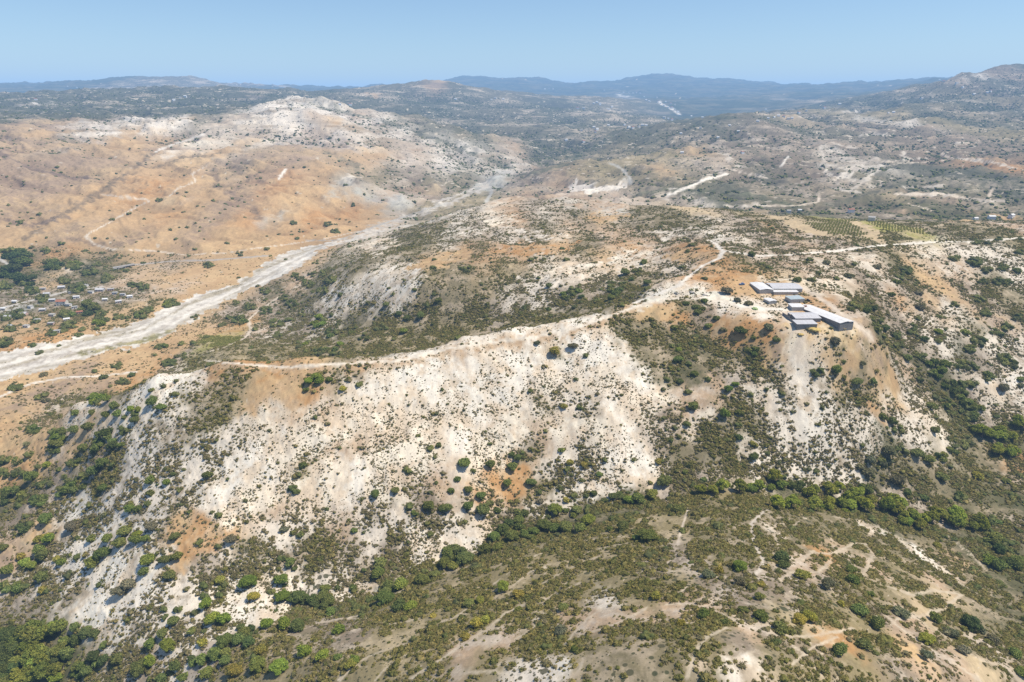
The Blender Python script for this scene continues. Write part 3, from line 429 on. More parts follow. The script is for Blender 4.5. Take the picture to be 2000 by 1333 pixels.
UP, LO = along(up_, 40), along(lo_, 40)
for k in range(11):                                   # braided channels and gravel bars
    f = np.clip(.08 + k / 12 + .12 * np.sin(np.arange(40) * .45 + k * 2.1) + .05 * rng.standard_normal(40).cumsum() * .3, .03, .97)[:, None]
    a_, b_ = sorted(rng.integers(0, 40, 2)) if k > 2 else (0, 39)
    if b_ - a_ < 8:
        a_, b_ = 4, 36
    Pb = poly_world([tuple(q) for q in (UP * (1 - f) + LO * f)[a_:b_ + 1]], 8)
    wd = rng.uniform(2.5, 7)
    c_ = ((.76, .71, .62), (.46, .41, .33), (.40, .34, .235))[k % 3]
    paint(np.clip(1.3 - line_dist(Pb, wd * 3) / wd + 1.1 * wob, 0, 1) * riv * .8, c_, np.array(c_) * .85, .4, (.1, .3, .8)[k % 3])
for pts, wd in (([(660,473),(700,462),(735,445),(790,428),(850,408),(905,385),(945,368),(958,352)], 16), ([(668,476),(720,462),(760,448),(830,436),(880,420)], 10), ([(840,398),(890,384),(930,366),(955,352)], 9)):
    w_ = np.clip(1.25 - line_dist(poly_world(pts), wd * 3) / wd + 1.5 * wob, 0, 1)
    paint(w_ * .9, *COVER['S'])
    riv = riv | (w_ > .55)
paint(np.clip(1.2 - line_dist(poly_world([(170,690),(250,672),(330,650),(280,668)]), 20) / 8 + 1.2 * wob, 0, 1) * riv, (.36,.31,.15), (.22,.2,.1), .5, .9)
label[riv] = RIVER

# the shelf of tan earth that carries the ridge track, the bare yard and the white pad
for pts, wd, c_, c2_ in (([(420,712),(560,722),(680,718),(780,709),(830,700),(880,686),(960,674),(1050,662),(1130,645),(1190,624),(1250,600)], 5, (.50,.37,.235), (.42,.28,.16)),
                    ([(1250,596),(1300,578),(1350,570),(1390,575),(1440,595)], 9, (.70,.67,.56), (.64,.55,.43)),
                    ([(1440,598),(1480,590),(1510,592),(1535,604)], 12, (.70,.62,.50), (.58,.48,.36)), ([(1500,546),(1560,546),(1590,560)], 9, (.70,.62,.48), (.6,.5,.36)),
                    ([(1560,640),(1600,646),(1640,640),(1660,636)], 9, (.60,.44,.24), (.66,.55,.38))):
    paint(np.clip(1.2 - line_dist(poly_world(pts), wd * 3) / wd + 1.2 * wob, 0, 1) * .85, c_, c2_, .5, .15)
m = inside(poly_world([(615,592),(655,562),(700,546),(760,521),(805,514),(832,538),(822,565),(795,592),(764,606),(740,592),(700,602),(650,612),(615,592)], 4.0))
paint(m * np.clip(.75 + 1.2 * wob, 0, 1), (.72,.65,.54), (.52,.43,.32), .4, .5)
m = inside(poly_world([(1113,356),(1130,360),(1150,364),(1180,364),(1215,359),(1228,364),(1205,375),(1150,377),(1113,373),(1113,356)], 3.0))
paint(m * 1.0, (.76,.69,.58), (.68,.60,.49), .3, .05)
for pts, wd in (([(950,720),(1060,640),(1160,600)],8),([(1050,770),(1150,690),(1210,640)],8),([(870,540),(900,680),(940,700)],7),([(880,550),(960,560),(1000,580)],7),([(1150,765),(1215,730)],7),([(1170,590),(1205,655)],6.5),
                ([(930,510),(1020,540),(1090,545)],8),([(1090,468),(1230,470)],6.5),([(1325,560),(1335,600)],8),([(1480,600),(1210,612)],4),([(1880,640),(1990,660)],8),([(940,770),(1080,790)],8),([(1020,700),(1110,630)],6.5),
                ([(730,740),(800,735)],6.5),([(400,640),(450,650)],7),([(300,570),(360,580),(350,620)],6.5),([(230,690),(330,690),(300,670)],8),([(0,830),(30,770),(130,765),(215,710),(330,690)],6.5),([(500,690),(590,715)],4),
                ([(340,870),(430,870),(560,860)],7),([(1310,800),(1560,800),(1700,830)],8),([(1740,840),(1890,840)],9),([(1330,760),(1560,755)],8),([(1640,510),(1740,510)],8),([(1650,600),(1760,610)],6.5),([(700,370),(860,370)],7),([(950,340),(1090,340)],8)):
    w_ = np.clip(1.25 - line_dist(poly_world([(1300 + x / 2.857, 100 + y / 2.857) for x, y in pts], 4), wd * 3) / wd + 1.3 * wob, 0, 1)
    paint(w_ * .85, (.66,.59,.49), (.52,.45,.36), .45, .3)
# wooded stream lines and dry gullies of the far slopes
for pts, wd, c_ in (([(40,470),(90,440),(130,415),(200,372),(260,332),(300,300)],9,(.17,.13,.09)),([(0,430),(60,440),(110,430)],9,(.18,.13,.10)),([(0,300),(60,330),(130,345),(180,350)],8,(.19,.14,.11)),([(300,330),(350,310),(430,300)],7,(.18,.14,.09)),
                    ([(420,330),(430,370),(490,400),(510,430)],7,(.22,.16,.11)),([(640,300),(690,320),(700,345)],9,(.17,.15,.10)),([(440,400),(470,360),(520,330)],6,(.24,.17,.12)),([(150,470),(210,480),(260,470)],8,(.22,.16,.11)),
                    ([(1000,345),(1080,330),(1160,290),(1200,262)],22,(.10,.11,.065)),([(1240,380),(1330,372),(1460,380),(1560,405)],10,(.10,.11,.06)),([(1620,400),(1760,360),(1900,330)],10,(.11,.11,.07)),([(1700,300),(1780,330),(1860,360)],8,(.13,.12,.085)),
                    ([(1400,255),(1480,300),(1560,360)],10,(.13,.12,.08)),([(620,210),(760,240),(900,290),(1000,330)],16,(.12,.125,.08))):
    w_ = np.clip(1.2 - line_dist(poly_world(pts), wd * 3.5) / (wd * 1.3) + 1.5 * wob, 0, 1)
    paint(w_ * .7, c_, np.array(c_) * 1.3, .4, .8)
# fields beyond the white road
for pts, c in (([(1625,430),(1668,428),(1700,452),(1712,470),(1690,468),(1660,452),(1640,462),(1600,450),(1575,436)], 'V'),
               ([(1520,430),(1560,432),(1600,452),(1640,463),(1600,462),(1550,448)], 'L'),
               ([(1650,430),(1690,436),(1720,460),(1705,472),(1680,450)], 'L'),
               ([(1690,431),(1740,437),(1755,452),(1720,450)], 'Y'), ([(1745,440),(1808,448),(1812,458),(1760,452)], 'Y'),
               ([(385,657),(430,655),(474,658),(462,674),(430,678),(400,672)], 'Y')):
    m = inside(poly_world(pts + pts[:1], 4.0))
    paint(m * 1.0, *COVER[c])
    label[m] = FIELD

WHT = (.76, .70, .60); TAN = (.64, .54, .42)
TRACKS = [
 ([(292,393),(265,405),(240,420),(205,440),(175,455),(167,462),(185,478),(220,488),(290,490),(360,498),(440,495),(500,485),(560,478),(630,468),(700,452)], 2.8, (.66,.57,.45)),
 ([(402,325),(375,340),(382,355),(345,370),(330,385)], 2.8, (.66,.57,.45)), ([(200,382),(240,385),(285,390)], 4.5, TAN), ([(305,297),(330,285),(380,270),(400,262)], 9.0, WHT),
 ([(545,350),(552,338),(560,330)], 5.0, WHT), ([(430,262),(500,258),(570,252)], 5.0, TAN),
 ([(400,705),(480,712),(560,718),(650,712),(780,705),(830,694),(880,680),(960,669),(1050,658),(1130,640),(1190,618),(1240,600),(1290,585),(1380,583),(1440,597)], 2.2, (.72,.64,.52)),
 ([(1240,592),(1325,558),(1345,540),(1375,518),(1405,505),(1412,492),(1400,478),(1385,470)], 3.8, WHT),
 ([(2100,462),(2000,465),(1900,472),(1820,474),(1720,480),(1620,492),(1540,498),(1480,500),(1412,490)], 4.2, WHT),
 ([(1440,597),(1480,603),(1530,605)], 5.0, WHT), ([(1555,555),(1590,575),(1620,595),(1660,625),(1700,655)], 5.0, TAN), ([(1530,612),(1545,630),(1565,655),(1560,700)], 5.0, TAN),
 ([(0,775),(60,750),(120,738),(190,735),(265,727)], 3.0, WHT), ([(545,580),(500,612),(485,625),(490,645),(478,662),(440,678),(400,690)], 3.2, TAN),
 ([(1190,318),(1215,330),(1230,350),(1232,358)], 9.0, (.45,.43,.38)), ([(1305,382),(1330,372),(1380,350),(1420,340)], 7.0, WHT), ([(1410,328),(1440,335),(1500,350)], 5.0, TAN),
 ([(1525,325),(1540,305)], 5.0, WHT), ([(1500,403),(1560,402),(1598,395),(1600,382)], 5.0, TAN), ([(1720,315),(1800,318),(1860,312)], 5.0, TAN), ([(1840,300),(1850,308),(1960,320)], 6.0, TAN),
 ([(1750,380),(1830,378),(1890,388),(1935,392)], 7.0, TAN), ([(1775,398),(1820,412)], 4.0, TAN), ([(1930,388),(1938,370)], 5.0, TAN),
 ([(1285,190),(1292,205),(1310,212),(1328,225)], 26.0, WHT),
 ([(955,352),(960,375),(950,395)], 8.0, (.45,.43,.38)), ([(880,395),(800,420),(720,447),(660,470),(600,470)], 5.0, (.45,.43,.38)),
 ([(225,525),(260,518),(330,511),(420,508),(520,500)], 6.0, (.42,.40,.37)), ([(0,603),(70,585),(130,570),(200,560)], 5.0, (.55,.52,.47)), ([(0,505),(40,540),(75,575)], 4.0, (.5,.47,.42)),
 (crop(1300, 873, [(600,345),(545,360),(480,430),(490,540),(540,620),(545,660),(500,715)]), 1.5, (.56,.49,.40)),
 (crop(1300, 873, [(190,295),(130,340),(90,450),(65,550)]), 1.0, TAN),
]
for pts, wid, c in TRACKS:
    P = poly_world(pts)
    if len(P) < 2:
        continue
    cell = 0.0
    wid = wid * 1.35
    D = line_dist(P, wid * 2.2)
    w = np.clip(1.45 - D / (wid * 0.5) * (1 + 0.5 * wob), 0, 1)
    paint(w * .95, c, np.array(c) * .86, .4, .03)
    label[(w > .5)] = TRACK

bare = np.zeros(NV, np.float32)
# pale terrace edges, gully scars and goat paths: bare earth in the scrub
EDGES = [
 (650,873,[(55,1290),(100,1230),(200,1170),(330,1120),(450,1090)],1.3),(650,873,[(230,1310),(290,1240),(370,1180),(500,1130)],1.0),
 (650,873,[(440,1290),(600,1190),(720,1110),(870,1010),(960,930),(1070,880)],1.8),(650,873,[(600,980),(700,940),(790,870)],.9),
 (650,873,[(900,840),(1000,780),(1100,700),(1210,655)],1.2),(650,873,[(1100,800),(1250,720),(1400,640),(1540,600)],1.1),(650,873,[(1090,910),(1230,830),(1380,760)],1.1),
 (650,873,[(860,800),(930,740)],.8),(650,873,[(1130,605),(1180,590)],1.1),(650,873,[(1310,545),(1450,515),(1620,500)],1.3),(650,873,[(1420,590),(1560,550),(1720,530)],1.1),
 (650,873,[(1650,640),(1760,640)],.9),(650,873,[(1880,690),(2000,700)],1.1),(650,873,[(1030,1065),(1180,980)],1.2),(650,873,[(1370,1060),(1550,1000),(1640,960),(1750,900)],1.4),
 (650,873,[(910,1240),(930,1210),(1080,1180),(1200,1140)],1.2),(650,873,[(1290,1110),(1340,1050),(1420,960),(1500,905)],1.2),(650,873,[(0,960),(200,960),(330,990),(480,960)],1.0),
 (650,873,[(320,830),(640,700),(860,640)],.9),(650,873,[(740,1260),(900,1250),(1000,1290)],1.5),(650,873,[(480,1020),(640,970),(800,910)],.8),
 (650,873,[(1400,1180),(1380,1240),(1330,1300)],1.0),(650,873,[(650,1150),(760,1080),(900,1010)],.9),(650,873,[(1180,870),(1260,800),(1330,740)],.8),
 (1300,873,[(1090,430),(1180,450),(1280,500),(1400,590),(1540,680),(1640,760),(1720,810)],2.0),(1300,873,[(940,390),(1030,405),(1090,430)],1.0),
 (1300,873,[(120,1290),(150,1200),(170,1140),(230,1060),(340,1010)],1.2),(1300,873,[(605,490),(620,545),(640,550)],1.0),(1300,873,[(610,440),(660,430),(700,450),(750,415)],.9),
 (1300,873,[(740,640),(820,590),(930,600),(1050,540),(1140,545)],1.6),(1300,873,[(1100,720),(1130,660),(1160,600),(1120,555)],1.5),(1300,873,[(640,745),(700,700),(850,700),(920,640)],1.6),
 (1300,873,[(380,940),(460,1000),(560,990),(620,1050),(800,1060),(1000,1020)],1.2),(1300,873,[(1240,780),(1380,830),(1500,800),(1650,825)],2.0),(1300,873,[(1300,960),(1450,940),(1560,900),(1640,830)],1.6),
 (1300,873,[(1230,940),(1330,1030),(1450,1110),(1600,1200),(1760,1310)],1.8),(1300,873,[(1500,1010),(1640,1120),(1760,1190),(1940,1240)],1.3),(1300,873,[(700,1100),(800,1180),(880,1290)],1.2),
 (1300,873,[(470,1150),(500,1220),(440,1290)],2.0),(1300,873,[(0,700),(100,690),(190,720),(330,730)],1.2),(1300,873,[(0,880),(120,870),(240,900),(370,960)],1.4),(1300,873,[(60,830),(130,770)],1.0),
 (1300,873,[(1480,450),(1600,520),(1700,590),(1790,690)],1.0),(1300,873,[(820,1000),(950,1040),(1040,1010)],1.0),(1300,873,[(700,1220),(820,1120),(960,1060)],.9),
 (0,873,[(1910,1290),(1960,1240),(2000,1220)],1.2),(0,873,[(1600,1050),(1800,980),(2000,945)],1.0),(0,873,[(740,400),(900,400),(930,480)],.9),(0,873,[(600,330),(700,380),(800,390)],.8),
]
for ox, oy, pts, wid in EDGES:
    P = poly_world(crop(ox, oy, pts), 3.0)
    if len(P) < 2:
        continue
    D = line_dist(P, wid * 2.6)
    w = np.clip(1.25 - D / (wid * 0.75) * (1 + 0.9 * wob), 0, 1)
    paint(w * .72, (.56,.475,.355), (.47,.385,.28), .4, .3)
    bare = np.maximum(bare, np.clip(1.6 - D / (wid * 0.9), 0, 1))

# gullies: where the land lies below its surroundings
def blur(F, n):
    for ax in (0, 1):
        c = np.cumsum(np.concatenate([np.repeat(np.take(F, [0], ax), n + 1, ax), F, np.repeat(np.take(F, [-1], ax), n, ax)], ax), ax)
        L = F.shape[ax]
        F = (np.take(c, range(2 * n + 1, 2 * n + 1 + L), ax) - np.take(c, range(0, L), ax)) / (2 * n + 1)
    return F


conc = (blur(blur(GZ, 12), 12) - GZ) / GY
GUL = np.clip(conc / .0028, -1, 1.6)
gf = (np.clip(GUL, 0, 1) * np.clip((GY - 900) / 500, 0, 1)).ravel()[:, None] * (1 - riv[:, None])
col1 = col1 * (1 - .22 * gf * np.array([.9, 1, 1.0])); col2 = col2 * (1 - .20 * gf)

# dry clearings on the knoll behind the ridge
for pts, c_ in (([(795,522),(850,495),(900,488),(935,500),(880,517),(830,530)],'D'), ([(940,492),(1000,478),(1080,476),(1135,468),(1110,492),(1020,502)],'O'), ([(1185,505),(1240,483),(1295,492),(1262,522),(1205,535)],'P'),
                ([(1075,528),(1140,508),(1185,520),(1140,548)],'P'), ([(975,440),(1060,452),(1105,462),(1040,474)],'C'), ([(1085,402),(1180,390),(1255,405),(1190,414)],'T'), ([(945,428),(1015,418),(1005,442),(945,444)],'P'),
                ([(860,455),(920,440),(960,452),(900,470)],'C'), ([(1010,545),(1080,530),(1100,556),(1040,580)],'C'), ([(1150,452),(1220,440),(1260,456),(1190,470)],'T'), ([(1130,425),(1200,415),(1240,420),(1190,436)],'D'),
                ([(700,480),(760,462),(790,476),(730,505)],'P'), ([(1290,500),(1340,486),(1370,500),(1320,520)],'D'), ([(1270,455),(1330,445),(1350,462),(1300,475)],'C')):
    m = inside(poly_world(pts + pts[:1], 5.0)) * np.clip(.85 + 1.3 * wob, 0, 1)
    paint(m, *COVER[c_])
    bare = np.maximum(bare, (m * .8).astype(np.float32))

# ------------------------------------------------------------------ terrain meshes
VZ = GZ.ravel()
du = np.stack([np.gradient(GX, axis=0), np.gradient(GY, axis=0), np.gradient(GZ, axis=0)], -1)
dv = np.stack([np.gradient(GX, axis=1), np.gradient(GY, axis=1), np.gradient(GZ, axis=1)], -1)
NRM = np.cross(dv, du).reshape(-1, 3)
NRM /= np.linalg.norm(NRM, axis=1)[:, None] + 1e-9
farv = np.clip((np.log(VY) - math.log(900)) / (math.log(2600) - math.log(900)), 0, 1).astype(np.float32)

ii, jj = np.meshgrid(np.arange(NB - 1), np.arange(NA - 1), indexing='ij')
q0 = (ii * NA + jj).ravel()
QUADS = np.stack([q0, q0 + 1, q0 + NA + 1, q0 + NA], 1)
flab = label[QUADS].max(1)
fy = VY[q0]
part_of = np.where(flab == RIVER, 1, np.where(flab == TRACK, 2, np.where(flab == FIELD, 3, 0)))
part_of = np.where((part_of == 0) & (fy > 1300), 4, part_of)
part_of = np.where((part_of != 1) & (fy > 7600), 5, part_of)


def land_mesh(name, sel, mat):
    qd = QUADS[sel]
    used = np.zeros(NV, bool); used[qd.ravel()] = True
    ids = np.nonzero(used)[0]
    remap = np.full(NV, -1, np.int64); remap[ids] = np.arange(len(ids))
    qd = remap[qd]
    me = bpy.data.meshes.new(name)
    me.vertices.add(len(ids)); me.loops.add(qd.size); me.polygons.add(len(qd))
    me.vertices.foreach_set('co', np.stack([VX[ids], VY[ids], VZ[ids]], 1).astype(np.float32).ravel())
    me.loops.foreach_set('vertex_index', qd.ravel().astype(np.int32))
    me.polygons.foreach_set('loop_start', (np.arange(len(qd)) * 4).astype(np.int32))
    me.update(calc_edges=True)
    me.polygons.foreach_set('use_smooth', np.ones(len(qd), bool))
    me.normals_split_custom_set_from_vertices(NRM[ids].astype(np.float32))
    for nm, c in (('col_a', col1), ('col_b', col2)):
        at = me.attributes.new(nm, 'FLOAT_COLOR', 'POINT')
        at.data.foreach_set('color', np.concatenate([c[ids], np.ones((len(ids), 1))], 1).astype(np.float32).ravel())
    for nm, c in (('share', share), ('speck', speck), ('far', farv)):
        at = me.attributes.new(nm, 'FLOAT', 'POINT')
        at.data.foreach_set('value', c[ids].astype(np.float32))
    me.materials.append(mat)
    o = bpy.data.objects.new(name, me)
    COL.objects.link(o)
    o['kind'] = 'structure'
    return o


class NT:
    """Small node-tree writer."""
    def __init__(self, mat):
        mat.use_nodes = True
        self.t = mat.node_tree
        self.t.nodes.clear()

    def n(self, typ, ins=None, **props):
        nd = self.t.nodes.new(typ)
        for k, v in props.items():
            setattr(nd, k, v)
        for k, v in (ins or {}).items():
            s = nd.inputs[k]
            if isinstance(v, bpy.types.NodeSocket):
                self.t.links.new(v, s)
            else:
                s.default_value = v
        return nd

    def math(self, op, a, b=0.0, c=0.0, clamp=False):
        return self.n('ShaderNodeMath', {0: a, 1: b, 2: c}, operation=op, use_clamp=clamp).outputs[0]

    def mix(self, f, a, b, blend='MIX'):
        nd = self.n('ShaderNodeMix', data_type='RGBA', blend_type=blend)
        for k, v in ((0, f), (6, a), (7, b)):
            if isinstance(v, bpy.types.NodeSocket):
                self.t.links.new(v, nd.inputs[k])
            else:
                nd.inputs[k].default_value = v
        return nd.outputs[2]

    def attr(self, name):
        return self.n('ShaderNodeAttribute', attribute_name=name)

    def noise(self, vec, scale, detail=4, rough=.5, dim='3D'):
        return self.n('ShaderNodeTexNoise', {'Vector': vec, 'Scale': scale, 'Detail': detail, 'Roughness': rough}, noise_dimensions=dim).outputs['Fac']

    def ramp01(self, x, lo, hi):
        return self.n('ShaderNodeMapRange', {'Value': x, 'From Min': lo, 'From Max': hi}, interpolation_type='SMOOTHSTEP').outputs[0]


def land_material():
    m = bpy.data.materials.new('land')
    t = NT(m)
    pos = t.n('ShaderNodeNewGeometry').outputs['Position']
    ca, cb = t.attr('col_a').outputs['Color'], t.attr('col_b').outputs['Color']
    sh, sp, fr = t.attr('share').outputs['Fac'], t.attr('speck').outputs['Fac'], t.attr('far').outputs['Fac']
    flat = t.n('ShaderNodeMapping', {'Vector': pos, 'Scale': (1, 1, .35)}).outputs[0]
    strata = t.n('ShaderNodeMapping', {'Vector': pos, 'Scale': (.35, .35, 3.2)}).outputs[0]
    n_near = t.noise(flat, .055, 10, .66)
    n_far = t.noise(strata, .0085, 9, .64)
    nn = t.mix(fr, n_near, n_far)
    # patches of the second colour
    thr = t.math('SUBTRACT', .70, t.math('MULTIPLY', sh, .42))
    f = t.math('MULTIPLY_ADD', t.math('SUBTRACT', nn, thr), 9.0, .5, clamp=True)
    base = t.mix(f, ca, cb)
    # old terraces follow the contours of the far hills
    wv = t.n('ShaderNodeTexWave', {'Vector': pos, 'Scale': .022, 'Distortion': 16.0, 'Detail': 5.0, 'Detail Scale': .22, 'Detail Roughness': .6}, wave_type='BANDS', bands_direction='Z').outputs['Fac']
    tm = t.math('MULTIPLY', t.ramp01(wv, .80, .95), t.ramp01(t.noise(pos, .006, 5, .65), .53, .66))
    tm = t.math('MULTIPLY', t.math('MULTIPLY', tm, fr), t.ramp01(sp, .45, .85))
    base = t.mix(tm, base, (.56, .48, .37, 1))
    # brightness and hue wander
    n2 = t.noise(pos, .9, 5, .65); n3 = t.noise(pos, .012, 6, .6)
    n4 = t.noise(t.n('ShaderNodeMapping', {'Vector': pos, 'Scale': (1, .45, .6)}).outputs[0], .28, 8, .75)
    k = t.math('ADD', t.math('MULTIPLY_ADD', n2, .50, .05), t.math('MULTIPLY_ADD', n3, .60, 0.0))
    k = t.math('ADD', k, t.math('MULTIPLY', t.math('SUBTRACT', n4, .12), 1.05))
    kc = t.n('ShaderNodeCombineColor', {'Red': k, 'Green': t.math('MULTIPLY_ADD', k, .97, .03), 'Blue': t.math('MULTIPLY_ADD', k, .88, .11)}).outputs[0]
    base = t.mix(1.0, base, kc, 'MULTIPLY')
    # dark tufts and bushes seen as specks
    clump = t.ramp01(t.noise(pos, .03, 4, .6), .38, .62)
    sp2 = t.math('MULTIPLY', sp, t.math('MULTIPLY_ADD', clump, .9, .25))
    for scale, k_, near_w in ((.55, .40, True), (.23, .34, True), (.085, .40, False), (.16, .36, False)):
        vo = t.n('ShaderNodeTexVoronoi', {'Vector': pos, 'Scale': scale, 'Randomness': 1.0}, feature='F1')
        rnd = t.n('ShaderNodeSeparateColor', {'Color': vo.outputs['Color']})
        r = t.math('MULTIPLY', t.math('MULTIPLY', rnd.outputs[0], sp2), k_ * 1.55)
        d = t.math('MULTIPLY_ADD', t.math('SUBTRACT', r, vo.outputs['Distance']), 14.0, .5, clamp=True)
        d = t.math('MULTIPLY', d, t.math('SUBTRACT', 1.0, fr) if near_w else fr)
        d = t.math('MULTIPLY', d, .9)
        tint = t.mix(rnd.outputs[1], (.095, .085, .05, 1), (.06, .07, .035, 1))
        base = t.mix(d, base, tint)
    # pale banks, stones and field edges as light specks on the far slopes
    vo = t.n('ShaderNodeTexVoronoi', {'Vector': t.n('ShaderNodeMapping', {'Vector': pos, 'Scale': (.55, .8, 2.2)}).outputs[0], 'Scale': .075, 'Randomness': 1.0}, feature='F1')
    rnd = t.n('ShaderNodeSeparateColor', {'Color': vo.outputs['Color']})
    r = t.math('MULTIPLY', t.math('MULTIPLY', t.ramp01(rnd.outputs[2], .55, 1.0), sp), t.math('MULTIPLY', t.ramp01(t.noise(pos, .009, 4, .6), .42, .6), .55))
    d = t.math('MULTIPLY_ADD', t.math('SUBTRACT', r, vo.outputs['Distance']), 10.0, .5, clamp=True)
    base = t.mix(t.math('MULTIPLY', t.math('MULTIPLY', d, fr), .8), base, (.60, .52, .42, 1))
    b1 = t.noise(flat, .35, 6, .62)
    rill = t.noise(t.n('ShaderNodeMapping', {'Vector': pos, 'Scale': (1, 1, .15)}).outputs[0], .06, 5, .6)
    hgt = t.math('ADD', t.math('MULTIPLY', b1, .55), t.math('MULTIPLY', rill, 1.3))
    hfar = t.math('MULTIPLY', n_far, 26.0)
    hh = t.n('ShaderNodeMix', {0: fr, 2: hgt, 3: hfar}, data_type='FLOAT').outputs[0]
    bump = t.n('ShaderNodeBump', {'Height': hh, 'Strength': .40, 'Distance': 1.0}).outputs[0]
    bs = t.n('ShaderNodeBsdfPrincipled', {'Base Color': base, 'Roughness': .95, 'Specular IOR Level': .08, 'Normal': bump})
    t.n('ShaderNodeOutputMaterial', {'Surface': bs.outputs[0]})
    return m


LANDM = land_material()
for k, nm in ((0, 'ground'), (1, 'river_bed'), (2, 'dirt_tracks'), (3, 'farmland'), (4, 'valley_hills'), (5, 'distant_mountains')):
    land_mesh(nm, np.nonzero(part_of == k)[0], LANDM)
# ------------------------------------------------------------------ plants: meshes
def leaf_mat(name, mode):
    m = bpy.data.materials.new(name)
    t = NT(m)
    oi = t.n('ShaderNodeObjectInfo')
    pos = t.n('ShaderNodeTexCoord').outputs['Object']
    rnd = t.attr('tone').outputs['Fac']
    if mode == 'object':
        base = oi.outputs['Color']
    else:
        cr = t.n('ShaderNodeValToRGB', {'Fac': oi.outputs['Random']})
        e = cr.color_ramp.elements
        cols = mode
        e[0].position = 0; e[0].color = (*cols[0], 1)
        e[1].position = 1; e[1].color = (*cols[-1], 1)
        for i, c in enumerate(cols[1:-1]):
            x = e.new((i + 1) / (len(cols) - 1)); x.color = (*c, 1)
        base = cr.outputs[0]
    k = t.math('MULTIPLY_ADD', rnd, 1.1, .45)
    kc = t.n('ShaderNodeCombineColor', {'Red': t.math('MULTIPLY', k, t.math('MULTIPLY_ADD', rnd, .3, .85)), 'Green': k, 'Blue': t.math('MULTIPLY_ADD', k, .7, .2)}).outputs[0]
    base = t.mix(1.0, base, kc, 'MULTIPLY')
    bs = t.n('ShaderNodeBsdfPrincipled', {'Base Color': base, 'Roughness': .8, 'Specular IOR Level': .12})
    tr = t.n('ShaderNodeBsdfTranslucent', {'Color': t.mix(1.0, base, (1.25, 1.2, .6, 1), 'MULTIPLY')})
    mx = t.n('ShaderNodeMixShader', {0: .28, 1: bs.outputs[0], 2: tr.outputs[0]})
    t.n('ShaderNodeOutputMaterial', {'Surface': mx.outputs[0]})
    return m


LEAF = leaf_mat('leaves', 'object')
bark = bpy.data.materials.new('bark')
t = NT(bark)
nz = t.noise(t.n('ShaderNodeTexCoord').outputs['Object'], 6, 4, .6)
t.n('ShaderNodeOutputMaterial', {'Surface': t.n('ShaderNodeBsdfPrincipled', {'Base Color': t.mix(nz, (.07, .05, .035, 1), (.19, .15, .11, 1)), 'Roughness': .9}).outputs[0]})


def mesh_from(name, V, F, mats, tone=None, smooth=False):
    """F: (n,k) faces with the same k, or list of faces"""
    me = bpy.data.meshes.new(name)
    V = np.asarray(V, np.float32)
    if isinstance(F, np.ndarray):
        me.vertices.add(len(V)); me.loops.add(F.size); me.polygons.add(len(F))
        me.vertices.foreach_set('co', V.ravel())
        me.loops.foreach_set('vertex_index', F.ravel().astype(np.int32))
        me.polygons.foreach_set('loop_start', (np.arange(len(F)) * F.shape[1]).astype(np.int32))
        me.update(calc_edges=True)
    else:
        me.from_pydata([tuple(v) for v in V], [], F)
    if smooth:
        me.polygons.foreach_set('use_smooth', np.ones(len(me.polygons), bool))
    if tone is not None:
        at = me.attributes.new('tone', 'FLOAT', 'POINT'); at.data.foreach_set('value', np.asarray(tone, np.float32))
    for m in mats:
        me.materials.append(m)
    return me


def ico(sub):
    import bmesh
    bm = bmesh.new(); bmesh.ops.create_icosphere(bm, subdivisions=sub, radius=1)
    V = np.array([v.co[:] for v in bm.verts]); F = np.array([[v.index for v in f.verts] for f in bm.faces]); bm.free()
    return V, F


ICO1, ICO2 = ico(2), ico(3)


